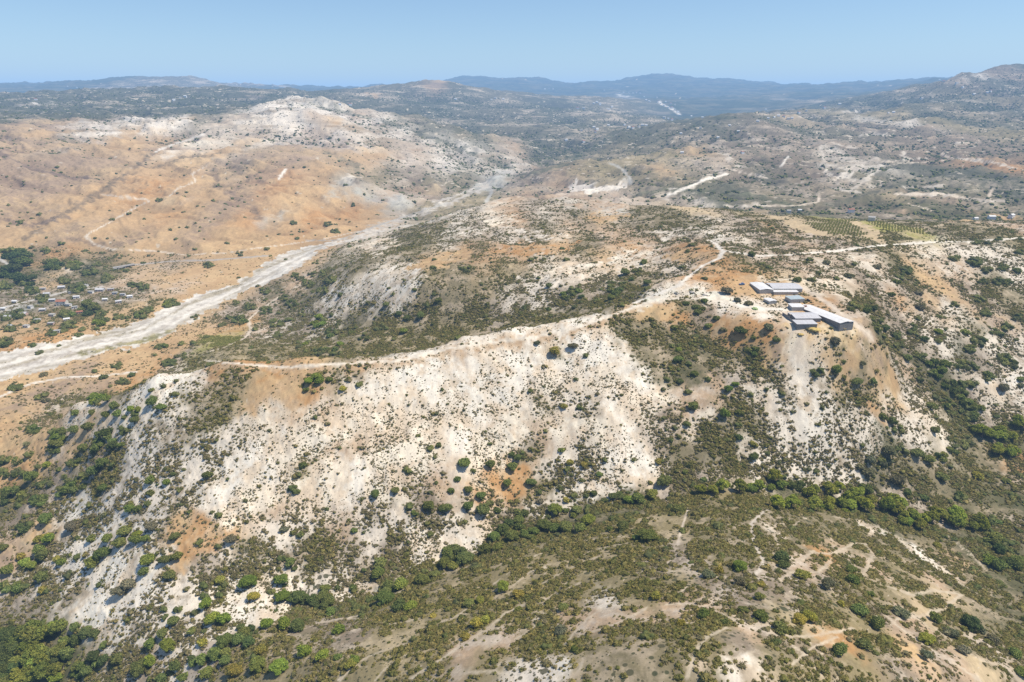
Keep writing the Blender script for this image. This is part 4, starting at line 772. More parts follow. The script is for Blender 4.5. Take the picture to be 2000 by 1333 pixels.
def crown(name, seed, nlobe=14, nleaf=70, leaf=.15, flat=.8, spread=.62, lobe_r=(.30, .48), base=.12):
    """Unit crown (radius about 1, resting at z = 0): lobes of small leaf sprays round a ragged dark core."""
    r = np.random.default_rng(seed)
    V, F, T = [], [], []
    nv = 0
    for i in range(nlobe):
        th = i * 2.39996 + r.uniform(-.4, .4)
        rad = spread * math.sqrt((i + .5) / nlobe) * r.uniform(.72, 1.25)
        lr = r.uniform(lobe_r[0] * .7, lobe_r[1] * 1.1) * (1.12 - .35 * rad)
        cz = base + flat * (1.0 - .75 * rad ** 1.7) * r.uniform(.5, .98)
        c = np.array([math.cos(th) * rad, math.sin(th) * rad, max(cz, lr * .7)])
        # core: the crown's inner shade is put in as a darker tone
        iv, if_ = ICO1
        jit = 1 + .22 * r.standard_normal(len(iv))
        cv = iv * (lr * .80 * jit)[:, None] * np.array([1, 1, .85]) + c
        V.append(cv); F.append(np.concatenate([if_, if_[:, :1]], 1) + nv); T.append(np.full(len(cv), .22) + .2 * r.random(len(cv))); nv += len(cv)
        # leaf sprays
        d = r.standard_normal((nleaf, 3)); d[:, 2] += .35
        d /= np.linalg.norm(d, axis=1)[:, None]
        p = c + d * lr * r.uniform(.78, 1.16, (nleaf, 1)) * np.array([1, 1, .9])
        nrm = d + .75 * r.standard_normal((nleaf, 3)); nrm /= np.linalg.norm(nrm, axis=1)[:, None]
        up = np.cross(nrm, r.standard_normal((nleaf, 3))); up /= np.linalg.norm(up, axis=1)[:, None]
        sd_ = np.cross(nrm, up)
        s = leaf * r.uniform(.6, 1.35, (nleaf, 1))
        q = np.stack([p - up * s, p + sd_ * s * .6, p + up * s, p - sd_ * s * .6], 1).reshape(-1, 3)
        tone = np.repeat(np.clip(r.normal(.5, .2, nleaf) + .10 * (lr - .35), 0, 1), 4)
        V.append(q); F.append(np.arange(nleaf * 4).reshape(-1, 4) + nv); T.append(tone); nv += len(q)
    V = np.concatenate(V); F = np.concatenate(F); T = np.concatenate(T)
    tri = F[:, 3] == F[:, 0]
    faces = [tuple(f[:3]) if tr else tuple(f) for f, tr in zip(F.tolist(), tri)]
    me = bpy.data.meshes.new(name)
    me.from_pydata(V.tolist(), [], faces)
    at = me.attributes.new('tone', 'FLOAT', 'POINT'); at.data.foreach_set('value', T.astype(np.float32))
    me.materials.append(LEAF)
    return me


def trunk_mesh(name, seed, h, nl=4):
    """Tapered trunk with limbs, unit crown radius, foot at z = 0 and top inside the crown."""
    r = np.random.default_rng(seed)
    V, F = [], []

    def tube(pts, rads, n=7):
        b = len(V)
        for k, (p, rr) in enumerate(zip(pts, rads)):
            for j in range(n):
                a = 2 * math.pi * j / n
                V.append((p[0] + rr * math.cos(a), p[1] + rr * math.sin(a), p[2]))
        for k in range(len(pts) - 1):
            for j in range(n):
                F.append((b + k * n + j, b + k * n + (j + 1) % n, b + (k + 1) * n + (j + 1) % n, b + (k + 1) * n + j))
        F.append(tuple(b + (len(pts) - 1) * n + j for j in range(n)))
    lean = r.uniform(-.06, .06, 2)
    tube([(0, 0, -.35), (lean[0] * .4, lean[1] * .4, h * .5), (lean[0], lean[1], h)], [.13, .095, .07])
    for i in range(nl):
        a = i * 2 * math.pi / nl + r.uniform(-.4, .4); L = r.uniform(.35, .55)
        tube([(lean[0] * .7, lean[1] * .7, h * .75), (math.cos(a) * L * .5, math.sin(a) * L * .5, h + .22), (math.cos(a) * L, math.sin(a) * L, h + .48)], [.055, .04, .02], 5)
    return mesh_from(name, V, F, [bark])


CROWN_TREE = [crown('tree_crown', 100 + i, 17, 110, .105, .85) for i in range(7)]
CROWN_BIG = [crown('big_tree_crown', 150 + i, 38, 170, .060, .9, .74, (.20, .34)) for i in range(5)]
CROWN_PINE = [crown('pine_crown', 200 + i, 20, 120, .095, 1.15, .66, (.22, .38), .1) for i in range(6)]
CROWN_PINE_BIG = [crown('big_pine_crown', 250 + i, 46, 190, .050, 1.2, .76, (.16, .28), .1) for i in range(4)]
CROWN_SHRUB = [crown('shrub_foliage', 300 + i, 10, 80, .15, .75, .55, (.34, .50), .0) for i in range(6)]
TRUNK = [trunk_mesh('tree_trunk', 400 + i, .42) for i in range(3)]
TRUNK_P = [trunk_mesh('pine_trunk', 420 + i, .70, 5) for i in range(3)]

# ------------------------------------------------------------------ plants seen one by one (survey of the photo)
# (x, y, crown width [, tone]) in pixels of an enlarged crop with origin (ox, oy), 2.857 x; tone d dark, b bright, y yellow, g grey, p pine
PLANTS = [
(0,450,"""185 1105 95;330 1120 105;325 1162 105 b;300 1220 75;415 1110 60;490 1095 65;570 1150 125;650 1180 105;690 1110 80;540 1220 60;465 1215 65;420 1285 80;580 1290 75;100 1280 65 g;30 1275 80;155 1180 50 g;170 1240 45;265 1300 50 b;635 980 58;660 1010 52;425 1005 52;515 1005 46;590 1025 56;755 1000 90 b;850 950 70;900 980 60;755 1055 56;695 1035 32 g;910 860 38 g;980 905 38 g;850 885 32 g;980 835 32 g;535 930 100 b;600 935 60;240 925 76 g;90 870 76;575 810 46 d;655 750 70 g;690 840 66;530 780 30 g;245 795 46 g;225 675 36;180 638 46;35 615 90 d;735 795 52;885 645 56 g;925 635 48;860 690 32;940 735 80;1015 695 70 g;1170 740 38;1090 480 50;440 580 46;290 565 60;345 550 52;535 540 38;465 545 38;560 495 90 b;655 475 56 b;705 490 46 b;785 465 86 b;830 440 66 b;955 400 86 b;500 430 120;560 455 70 d;370 462 86;390 520 76;240 370 76;420 320 100;460 300 66;355 275 70 d;740 300 56;800 305 70;550 185 46;600 260 76;500 220 86 g;420 185 100;300 180 110;120 150 140 d;60 120 110 d;60 230 110 d;150 280 110 d;180 330 86 d;30 300 86;60 540 76;200 500 56;100 460 86;30 480 70;1340 125 42;1485 98 33;1510 140 18;1595 158 22;1165 190 64;255 110 56;180 90 28;320 115 18;1440 305 28;1645 248 56 g;1680 265 52;1740 240 56;1800 240 52;1765 175 42 g;1335 495 90;1240 520 42;1395 420 80;1480 330 66;1580 370 56;1490 440 76;1540 510 86;1550 580 56;1630 400 86;1720 290 80;1800 330 76;1850 270 80;1780 500 110 b;1850 560 92;1900 620 52 b;1970 560 52;1900 350 38;1850 465 33;1610 490 44;1685 630 76 b;1780 670 90 b;1870 670 76;1820 650 52;1760 825 105 b;1835 820 52;1710 880 48;1080 620 42 g;1015 625 38 g;1150 590 30;1315 400 50;1275 480 40;1420 545 40;1690 460 50;600 250 60;700 220 34;800 178 22;330 640 20"""),
(0,100,"""625 935 24;890 828 40;765 860 14;790 790 14;950 992 22;1045 980 24;1090 957 18;1000 982 14;1640 955 46 g;1830 960 50;1870 1000 55;1895 935 16;1930 940 16;1950 950 14;1555 1020 22;1690 1005 16;1490 1030 16;1760 1025 14;1105 862 16;970 880 14;1255 880 14;1660 1040 30;1040 785 18;990 790 16;110 950 36"""),
(650,450,"""300 405 48;370 455 46;420 480 52;525 410 42;590 380 52;490 475 56;275 535 80 b;175 585 70;110 570 40;45 620 52;20 670 52;395 555 56 b;195 395 42;335 350 34;315 318 24;455 325 34;40 350 32;750 210 60;715 205 36;1105 155 38;1180 152 34;1300 155 38;1310 350 90;1370 345 80;1340 325 70;1205 300 46;1380 395 38;1580 330 90;1620 295 66;1560 290 66 b;1550 370 56;1630 230 56;1665 265 46;1755 285 56;1735 170 46;1615 408 38;1480 385 36;1200 430 48;1350 420 42;1150 260 24;1270 305 24;1695 225 60;400 275 26;1140 615 52 g;1235 670 76 y;1410 690 42 g;1340 640 60 g;500 890 18;610 885 28 g;425 970 22;580 1018 28;732 997 22;640 965 18 g;850 1118 22;475 1140 28 g;590 1190 46;550 1205 44 g;572 1255 36 g;875 1185 28 g;735 1290 80;880 1300 56;1030 1240 98;1275 1215 48;1380 980 38;1290 970 50 y;1845 880 36 g;1860 820 40;1900 530 52;150 745 30;60 870 50 y;150 850 44 y;340 600 30;700 590 40 y;560 200 34;830 295 28;2000 330 30"""),
(1300,450,"""115 395 46;180 425 92;215 380 50;340 330 70 g;400 380 48 g;460 395 54 g;320 540 54 g;415 550 74 d;480 660 88 d;570 538 62 g;490 590 46;60 640 84 b;70 710 66;130 735 34;215 635 42;40 540 60;350 880 56 b;390 845 50 b;150 970 76;330 1020 66 b;410 1005 54;120 1070 52;410 1145 48;490 1260 58;490 1180 52 y;945 605 54 g;1095 730 48 g;990 725 38;950 775 66;1065 840 62;1060 890 46;1155 830 56;840 780 80 y;1480 975 62;1500 1110 58;1295 1100 76;1260 1065 60;1210 1030 56;1800 810 80;1340 215 78;1310 250 60;1290 275 56;1180 193 54 g;1615 150 58;1725 165 80 d;1790 215 66 y;1770 280 56;1850 280 76 d;1910 285 60;1880 200 56;1960 215 46;1975 115 50;1860 45 44;1795 65 36;1730 60 54;1740 375 66;1605 410 56;1255 345 56;1410 340 46 g;1020 240 56 g;955 262 34 g;850 230 36 g;818 268 44 y;735 268 46;1055 180 34 g;580 203 34 g;885 305 28 g;720 215 28 g;1180 545 56;1050 420 76 d;1130 430 86 d;1170 500 80 d;1220 540 60;1290 580 66;1300 640 66;1380 560 76;1440 590 56;1520 550 52 b;1670 555 56;1520 610 42;1740 610 86;1700 650 76;1640 740 76;1700 750 76;1880 700 86;1920 740 76;1980 820 46;1980 855 46 g;1430 705 76;1480 730 80;1520 790 86;1580 850 92;1630 900 100;1680 960 100;1700 1030 100;1730 980 90;1660 850 70;1710 850 66;1350 705 50;1560 750 60;280 480 56;240 520 50;160 790 50;230 820 44;80 830 50;120 890 44;560 880 30 g;650 900 40 y;470 905 40 g;480 760 40 y;620 600 40 y;1560 970 50;1880 880 60 g;1840 560 70;1900 530 70;1780 460 60 y;1960 480 60;1420 420 50 g;150 75 36;120 110 34;265 180 34;480 125 50;800 155 36 g;640 160 20;850 130 16;1140 110 20 g;900 170 50 g"""),
(1300,450,"""1750 1120 92 p;1830 1130 100 p;1900 1150 100 p;1960 1080 84 p;1850 1230 84 p;1930 1240 76 p;1680 1190 84;1600 1210 76;1540 1250 76;1310 1210 76;1240 1230 76 g;1220 1280 86 g;1400 1240 70;1460 1270 70;1140 1280 60 g"""),
(1300,873,"""610 200 116 p;490 220 100 p;410 225 86 p;320 220 66 p;730 205 96 d;800 245 100 p;930 235 100 p;1050 285 120 p;1110 310 106 p;1000 330 100 p;900 325 100 p;820 325 80 p;700 315 86 p;620 315 80 p;1110 230 80 d;1260 330 140 p;1350 390 120 p;1420 420 104 p;1500 380 100 p;1620 410 110 p;1740 440 96 p;1830 405 76;1830 520 110;1880 560 96;1960 640 112;1880 650 104 b;1800 620 86 b;210 170 46;110 130 46;1120 130 76 g;1080 95 56 g;1290 180 76 g;1380 20 86;1450 40 76;1540 160 66;1740 150 56 y;1440 270 56;1640 270 76;1900 180 46;1350 240 56;645 610 78 d;655 650 60 d;415 650 90 b;300 680 54 y;235 700 72 g;530 755 50 y;520 825 60;410 745 66 g;760 705 80 y;900 760 76 g;1040 735 66;1140 810 56;980 868 48 y;1080 900 80;750 950 86 y;800 945 76 y;430 900 66;530 930 80;1310 915 80 g;1700 975 96 d;640 1000 84;1450 1060 86 y;1180 985 76;1500 950 66;1450 1160 66 g;1030 680 66;265 430 36 y;460 490 34 y;1515 540 46 y;970 1130 80;1100 1090 76;330 965 56;210 930 70;90 975 56 y;1600 1040 60 g;1750 1010 56 g;1820 1070 66 g;1660 1130 60 g;1560 1020 56 g;1950 1150 60;1980 1250 60;250 520 34 y;190 240 60 p;260 240 60 p"""),
(650,873,"""730 85 74;970 200 58;1105 190 68;695 170 46;575 195 33;660 235 52;755 230 58;830 265 62;535 325 84;635 335 72;460 355 56;760 325 72;840 345 84;920 340 54;875 300 46;735 410 46;545 475 48;1000 105 70;1280 15 44;1325 75 48 y;1310 115 42;1325 150 28;1405 88 48 y;1490 138 52;1390 180 38;1455 245 56;1305 285 52 y;1515 290 42;1265 215 42 y;1155 290 54 g;1150 245 42 g;1850 180 92;1590 265 100;1650 290 70 b;1700 275 80;1780 260 76 y;1820 65 52 y;1680 65 36;1520 65 32;1240 340 86 b;1330 350 100;1425 395 92 b;1180 420 92;1050 360 104;1020 420 110;1100 480 104;950 450 86;900 490 86;1000 490 86;680 590 150;740 610 100;620 640 86;670 655 66 y;850 565 80;920 550 70;270 640 76;255 700 76;320 780 112;290 830 104;380 760 80 b;120 455 48;175 470 28;30 775 42;110 775 52;500 730 92;570 700 66;1760 480 110;1690 500 60;1930 340 72;440 880 70 b;370 880 76;560 930 50 y;950 770 90 b;1035 810 78 y;760 860 70;820 850 60 y;1285 890 62;1800 828 58 y;1310 535 42 y;460 1065 46 y;630 1050 46 y;120 1180 66 b;30 1160 56;40 1010 76 b;1090 995 33 g;1270 1020 70 g;1350 1120 56;240 255 60;350 235 60;780 125 36 g;800 980 70 y;850 960 60 y;740 1050 60 y;1040 900 50;1550 450 50;1620 440 70;1380 440 80;1300 440 80;1240 440 80"""),
(0,873,"""1160 155 58;930 185 54 b;840 175 56;580 222 62;635 180 33 g;840 250 48;825 310 42;500 315 38;745 330 86;1220 375 46 d;585 370 42;485 410 42;550 392 28;1580 445 56 g;1290 510 62 g;980 495 58;1110 525 42 g;1215 545 38 g;990 605 62;920 630 62;780 500 112 b;700 460 76;670 530 76;600 510 62;515 500 56;430 505 36;395 445 66 g;850 435 66 g;140 435 92 d;255 400 72;255 500 104 y;225 570 66;115 605 52 y;150 655 92 b;50 680 72;345 620 80 y;240 600 66;425 610 46;520 640 80;575 595 80;825 620 76 b;805 690 66;230 720 76;385 700 46;25 770 86;120 770 86;240 790 52 y;560 755 42 g;670 800 80 g;720 765 80 g;950 705 66;1385 745 92 b;1415 830 66 y;1230 735 62 y;1225 815 42 y;1140 760 46;1140 820 46 b;1150 870 70 b;1570 735 82 b;1580 820 92 b;1665 830 86;1790 850 150;1815 780 66;1520 800 42 g;1575 610 46;1625 640 62;1680 480 52;1985 460 56;1885 770 46;1960 775 56;1000 900 46;915 895 36;970 965 62;925 940 33;1195 950 76 b;1250 955 76 b;1070 1015 52;1085 915 42;940 1100 90 b;910 1040 60;840 1090 66;1255 1065 96;1370 1010 110;1365 1060 120;1130 1080 56 y;1185 1140 54;1095 1180 104;1380 1140 46;1240 1160 120;1490 980 66 b;1590 985 76 b;1900 1010 76 y;785 1220 86;840 1190 66 b;655 1180 76;500 1020 104;420 1000 60;585 1090 52;545 1180 110;720 955 42;840 890 36;1310 1240 86 y;1025 1270 56;840 1285 38;1440 1210 92;1560 1210 104 b;980 1220 66;1800 1150 80 b;1960 1200 80 y;1700 1130 76 b;1690 90 56;1670 145 33;1650 240 42 g;1270 175 24;1000 235 33;765 180 28;30 70 86;20 140 76;215 105 42;270 95 52 b;160 35 38;420 75 80;330 120 36 g;545 20 48;640 85 38;655 120 24;110 140 86;180 165 66;225 205 70 b;60 240 92;20 280 92;130 270 76;220 290 110;350 240 92;400 220 92;410 180 84;480 150 76;580 90 86 b;535 130 66;470 210 52;280 195 46;360 160 36 y;10 560 60;900 1290 60;1150 1250 70;1660 990 90;1850 910 60;1460 1130 60 y"""),
(0,873,"""60 1090 180 d;200 1050 160 p;300 1020 120 p;220 1180 150 p;60 1200 150 d;340 1150 140;300 1260 110 p;450 1240 130;20 1290 120 d;130 1290 120 p;10 1060 120 p;380 1080 110;120 1120 120 p;200 1270 120 p"""),
]
TONES = {'d': (.125, .16, .055), 'n': (.205, .24, .075), 'b': (.26, .32, .065), 'y': (.39, .36, .085), 'g': (.245, .24, .15), 'p': (.31, .34, .065)}
raw = []
for ox, oy, txt in PLANTS:
    for tok in txt.replace('\n', ';').split(';'):
        f = tok.split()
        if len(f) < 3:
            continue
        raw.append((ox + float(f[0]) / 2.857, oy + float(f[1]) / 2.857, float(f[2]) / 2.857, f[3] if len(f) > 3 else 'n'))
keep = []
for a in raw:
    if all(math.hypot(a[0] - b[0], a[1] - b[1]) > .33 * (a[2] + b[2]) * .5 for b in keep):
        keep.append(a)
split = []
for (u, v, w_, tn), p in zip(keep, ground([k[0] for k in keep], [min(k[1] + .36 * k[2], 1420) for k in keep])):
    R_ = .47 * w_ * math.sqrt(p[0] ** 2 + p[1] ** 2 + (p[2] - CAM_Z) ** 2) / FOC if p[0] == p[0] else 0
    if R_ > 5.6:                                      # what reads as one wide crown is a stand of several trees
        r_ = random.Random(int(u * 13 + v * 7))
        n_ = 3 if R_ < 8 else 5
        a0 = r_.uniform(0, 6.28)
        for q_ in range(n_):
            a_ = a0 + q_ * 6.283 / n_ + r_.uniform(-.3, .3); d_ = .30 * w_ * r_.uniform(.8, 1.15)
            split.append((u + math.cos(a_) * d_, v + math.sin(a_) * d_ * .62, w_ * r_.uniform(.46, .66) * (1 if n_ == 3 else .85), tn if r_.random() < .75 else {'n': 'd', 'd': 'n', 'b': 'n', 'p': 'b', 'y': 'b', 'g': 'n'}[tn]))
    else:
        split.append((u, v, w_, tn))
keep = split
gp = ground([k[0] for k in keep], [min(k[1] + .36 * k[2], 1420) for k in keep])


def place_word(u, v):
    """Where a plant stands, in words one can find in the photo."""
    if v < 520 and u < 720: return 'on the golden hill beyond the river'
    if v < 475 and u > 1250: return 'beside the white road'
    if u < 330 and v < 660: return 'among the houses across the river'
    if u < 420 and v < 700: return 'on the far bank of the river'
    if u < 400 and v < 775: return 'on the dry river plain'
    if 355 < u < 395 and 600 < v < 640: return 'standing in the gravel river bed'
    if u < 700 and v < 570: return 'by the upper river bank'
    if u < 620 and v < 700: return 'near the sandy river path'
    if u < 780 and v < 765: return 'along the ridge track'
    if u < 900 and v < 700: return 'below the white bluff'
    if u < 1240 and v < 640: return 'on the scrubby knoll'
    if u < 1330 and v < 620: return 'at the bend of the white track'
    if u < 255 and v > 1200: return 'in the shaded lower left grove'
    if u < 260 and v < 1060: return 'on the left tan spur'
    if u < 420 and v < 900: return 'around the white ridge end cliff'
    if u < 560 and v < 1290 and v - 960 > (u - 260) * -.4: return 'on the white eroded slope'
    if u < 790 and v < 1120: return 'on the pale slope left of centre'
    if u < 1330 and v < 900: return 'high on the white chalk slope'
    if u < 1330 and v < 985 and v < 1120 - (u - 800) * .28: return 'by the orange clearing'
    if u < 1340 and v < 1200 - (u - 800) * .36: return 'in the gully below the chalk slope'
    if u < 830 and v < 1250: return 'below the bare white scars'
    if u < 1480 and v < 600: return 'by the farm yard'
    if u > 1640 and v < 600: return 'on the slope right of the farm'
    if u < 1500 and v < 760: return 'on the orange slope below the farm'
    if u < 1600 and v < 700: return 'beside the farm sheds'
    if u < 1760 and v < 930 and v > 600 and u < 1730: return 'on the dotted spur below the farm'
    if v < 880: return 'in the steep green ravine'
    if v < 1110 - max(0, 1500 - u) * .35 and u > 1340: return 'in the pine row along the gully'
    if u > 1340: return 'on the lower right hill'
    return 'on the terraced hill at the bottom'


TW = {'d': 'darkest green', 'n': 'dark green', 'b': 'bright green', 'y': 'yellowish', 'g': 'greyish', 'p': 'light green'}
infos = []
for (u, v, w, tn), p in zip(keep, gp):
    if not np.isfinite(p[0]):
        continue
    dd = math.sqrt(p[0] ** 2 + p[1] ** 2 + (p[2] - CAM_Z) ** 2)
    R = (.54 if tn == 'p' else .47) * w * dd / FOC
    kind = 'pine' if tn == 'p' else ('tree' if w >= 17.5 else 'shrub')
    infos.append(dict(u=u, v=v, w=w, tn=tn, p=p, R=R, kind=kind, d=dd))
print('plants', len(infos), {k: sum(i['kind'] == k for i in infos) for k in ('pine', 'tree', 'shrub')})
# never more than 300 of one kind: the smallest trees count as shrubs
for kd, other in (('tree', 'shrub'),):
    L = sorted([i for i in infos if i['kind'] == kd], key=lambda i: -i['w'])
    for i in L[295:]:
        i['kind'] = other
L = sorted([i for i in infos if i['kind'] == 'shrub'], key=lambda i: -i['w'])
extra = L[295:]
for i in extra:
    infos.remove(i)

KN = {'pine': ('pine_tree', 'pine', 'pines of the gullies'), 'tree': ('tree', 'tree', 'round crowned trees on the hills'), 'shrub': ('shrub', 'shrub', 'single shrubs on the hills')}
# labels: look, size and place; where several still read alike they are told apart by order from the left
def size_word(i):
    w = i['w']
    return 'tiny' if w < 10 else 'small' if w < 17.5 else 'medium' if w < 26 else 'large' if w < 38 else 'huge'


byl = {}
for i in infos:
    i['base'] = f"{size_word(i)} {TW[i['tn']]} {KN[i['kind']][1]}"
    i['where'] = place_word(i['u'], i['v'])
    byl.setdefault((i['base'], i['where']), []).append(i)
ORD = ['leftmost', 'second from left', 'third from left', 'fourth from left', 'fifth from left', 'sixth from left']


def name_set(L, extra, where):
    L.sort(key=lambda i: i['u'])
    if len(L) == 1:
        L[0]['label'] = f"{L[0]['base']} {extra}{where}".replace('  ', ' ')
    elif len(L) <= 6:
        for k, i in enumerate(L):
            o = ORD[k] if k < len(L) - 1 else 'rightmost'
            i['label'] = f"{o} {i['base']} {extra}{where}"
    elif not extra:
        L.sort(key=lambda i: i['v'])
        h = (len(L) + 1) // 2
        if len(L) > 12:
            a = (len(L) + 2) // 3
            name_set(L[:a], 'highest up ', where); name_set(L[a:2 * a], 'halfway down ', where); name_set(L[2 * a:], 'lowest down ', where)
        else:
            name_set(L[:h], 'higher up ', where); name_set(L[h:], 'lower down ', where)
    else:
        h = (len(L) + 1) // 2
        for side, part in (('left part', L[:h]), ('right part', L[h:])):
            for k, i in enumerate(part):
                if len(part) <= 6:
                    i['label'] = f"{ORD[k]} {i['base']} {extra}{where}" if side == 'left part' else f"{['rightmost','second from right','third from right','fourth from right','fifth from right','sixth from right'][len(part)-1-k]} {i['base']} {extra}{where}"
                else:
                    i['label'] = f"{i['base']} {extra}{where}"; i['grp'] = f"{i['base']}s {extra}{where}"


for (b, wv), L in byl.items():
    name_set(L, '', wv)


def link(o, parent=None):
    COL.objects.link(o)
    if parent is not None:
        o.parent = parent
    return o


cnt = 0
for i in infos:
    nm, cat, grp = KN[i['kind']]
    r = random.Random(int(i['u'] * 7 + i['v'] * 131))
    c = TONES[i['tn']]
    if i['tn'] == 'p' and i['u'] < 400:
        c = (.235, .255, .06)
    jt = r.uniform(.8, 1.25)
    colr = (c[0] * jt * r.uniform(.9, 1.12), c[1] * jt, c[2] * jt * r.uniform(.85, 1.15), 1)
    R, (x, y, z) = i['R'], i['p']
    sx, sy, szz = R * r.uniform(.85, 1.2), R * r.uniform(.85, 1.2), R * r.uniform(.75, 1.15)
    rz = r.uniform(0, 6.28)
    if i['kind'] == 'shrub':
        o = bpy.data.objects.new(nm, r.choice(CROWN_SHRUB))
        o.location = (x, y, z - .12 * R); o.rotation_euler = (0, 0, rz); o.scale = (sx, sy, szz); o.color = colr
        link(o)
    else:
        o = bpy.data.objects.new(nm, None); o.empty_display_size = .5
        o.location = (x, y, z); o.rotation_euler = (0, 0, rz)
        link(o)
        big = i['w'] > 30
        pine = i['kind'] == 'pine'
        hgt = (.55 if pine else .22) * R
        cm = r.choice((CROWN_PINE_BIG if big else CROWN_PINE) if pine else (CROWN_BIG if big else CROWN_TREE))
        k = bpy.data.objects.new('crown', cm); k.scale = (sx, sy, szz * (1.05 if pine else .95)); k.location = (0, 0, hgt * .6); k.color = colr
        link(k, o)
        k2 = bpy.data.objects.new('trunk', r.choice(TRUNK_P if pine else TRUNK)); k2.scale = (R, R, R * (.95 if pine else .85))
        link(k2, o)
    o['label'] = i['label']; o['category'] = cat; o['group'] = i.get('grp', grp)
    cnt += 1

# ------------------------------------------------------------------ scrub: countless low bushes as stuff
tt = bpy.data.collections.new('scrub_kinds')


def scrub_proto(name, seed, mat, leafy=True):
    r = np.random.default_rng(seed)
    iv, if_ = ICO1
    V, F, T = [], [], []
    nv = 0
    for k in range(r.integers(2, 4)):
        c = r.uniform(-.5, .5, 3) * np.array([1, 1, .2])
        s = r.uniform(.45, .75)
        jit = 1 + .28 * r.standard_normal(len(iv))
        cv = iv * (s * jit)[:, None] * np.array([1, 1, .8]) + c + np.array([0, 0, .25])
        V.append(cv); F.append(if_ + nv); T.append(np.clip(r.normal(.45, .25, len(cv)), 0, 1)); nv += len(cv)
    if leafy:
        n = 60
        d = r.standard_normal((n, 3)); d[:, 2] = np.abs(d[:, 2]); d /= np.linalg.norm(d, axis=1)[:, None]
        p = d * r.uniform(.6, 1.1, (n, 1)) * np.array([1, 1, .75]) + np.array([0, 0, .2])
        s = .22 * r.uniform(.6, 1.3, (n, 1))
        e1 = r.standard_normal((n, 3)); e2 = r.standard_normal((n, 3))
        q = np.stack([p, p + e1 * s, p + e2 * s], 1).reshape(-1, 3)
        V.append(q); F.append(np.arange(n * 3).reshape(-1, 3) + nv); T.append(np.repeat(np.clip(r.normal(.55, .25, n), 0, 1), 3))
    me = mesh_from(name, np.concatenate(V), np.concatenate(F), [mat], np.concatenate(T))
    return bpy.data.objects.new(name, me)


def stuff(name, P, size, protos, lab, cat, mat_note=None):
    """One object: points on the ground that carry a bush each."""
    me = bpy.data.meshes.new(name)
    me.vertices.add(len(P)); me.vertices.foreach_set('co', P.astype(np.float32).ravel())
    a = me.attributes.new('size', 'FLOAT', 'POINT'); a.data.foreach_set('value', size.astype(np.float32))
    a = me.attributes.new('turn', 'FLOAT', 'POINT'); a.data.foreach_set('value', rng.uniform(0, 6.28, len(P)).astype(np.float32))
    a = me.attributes.new('pick', 'INT', 'POINT'); a.data.foreach_set('value', rng.integers(0, len(protos), len(P)).astype(np.int32))
    o = link(bpy.data.objects.new(name, me))
    co = bpy.data.collections.new(name + '_kinds')
    for p in protos:
        co.objects.link(p)
    g = bpy.data.node_groups.new(name, 'GeometryNodeTree')
    g.interface.new_socket('Geometry', in_out='INPUT', socket_type='NodeSocketGeometry')
    g.interface.new_socket('Geometry', in_out='OUTPUT', socket_type='NodeSocketGeometry')
    N = g.nodes; Lk = g.links
    gi, go = N.new('NodeGroupInput'), N.new('NodeGroupOutput')
    iop = N.new('GeometryNodeInstanceOnPoints'); ci = N.new('GeometryNodeCollectionInfo')
    ci.inputs['Collection'].default_value = co; ci.inputs['Separate Children'].default_value = True; ci.inputs['Reset Children'].default_value = True

    def nat(nm, typ):
        n = N.new('GeometryNodeInputNamedAttribute'); n.data_type = typ; n.inputs['Name'].default_value = nm
        return n.outputs['Attribute']
    cx = N.new('ShaderNodeCombineXYZ')
    Lk.new(nat('turn', 'FLOAT'), cx.inputs[2])
    Lk.new(gi.outputs[0], iop.inputs['Points']); Lk.new(ci.outputs[0], iop.inputs['Instance'])
    iop.inputs['Pick Instance'].default_value = True
    Lk.new(nat('pick', 'INT'), iop.inputs['Instance Index']); Lk.new(cx.outputs[0], iop.inputs['Rotation']); Lk.new(nat('size', 'FLOAT'), iop.inputs['Scale'])
    Lk.new(iop.outputs[0], go.inputs[0])
    md = o.modifiers.new('scatter', 'NODES'); md.node_group = g
    o['kind'] = 'stuff'; o['label'] = lab; o['category'] = cat
    return o


inview = (np.abs(GA) < np.interp(GY, [150, 300, 420, 700, 1500], [1.30, 1.20, 1.08, .98, .92])) & (GY > 150)
cellA = np.zeros((NB, NA)); cellA[:] = (GY ** 2) * (A1[1] - A1[0]) * (B1[1] - B1[0])
wt_ = wgt.reshape(nt, NB, NA)
clear = (label.reshape(NB, NA) == LAND)
clump = fbm(GX / 26, GY / 26, 4, 120, .6)
clump2 = fbm(GX / 9, GY / 9, 3, 140, .6)
paint_dark = (col1.reshape(NB, NA, 3)[..., 0] < .40) | (wt_[KEYS.index('W')] + wt_[KEYS.index('P')] + wt_[KEYS.index('C')] + wt_[KEYS.index('T')] > .5)


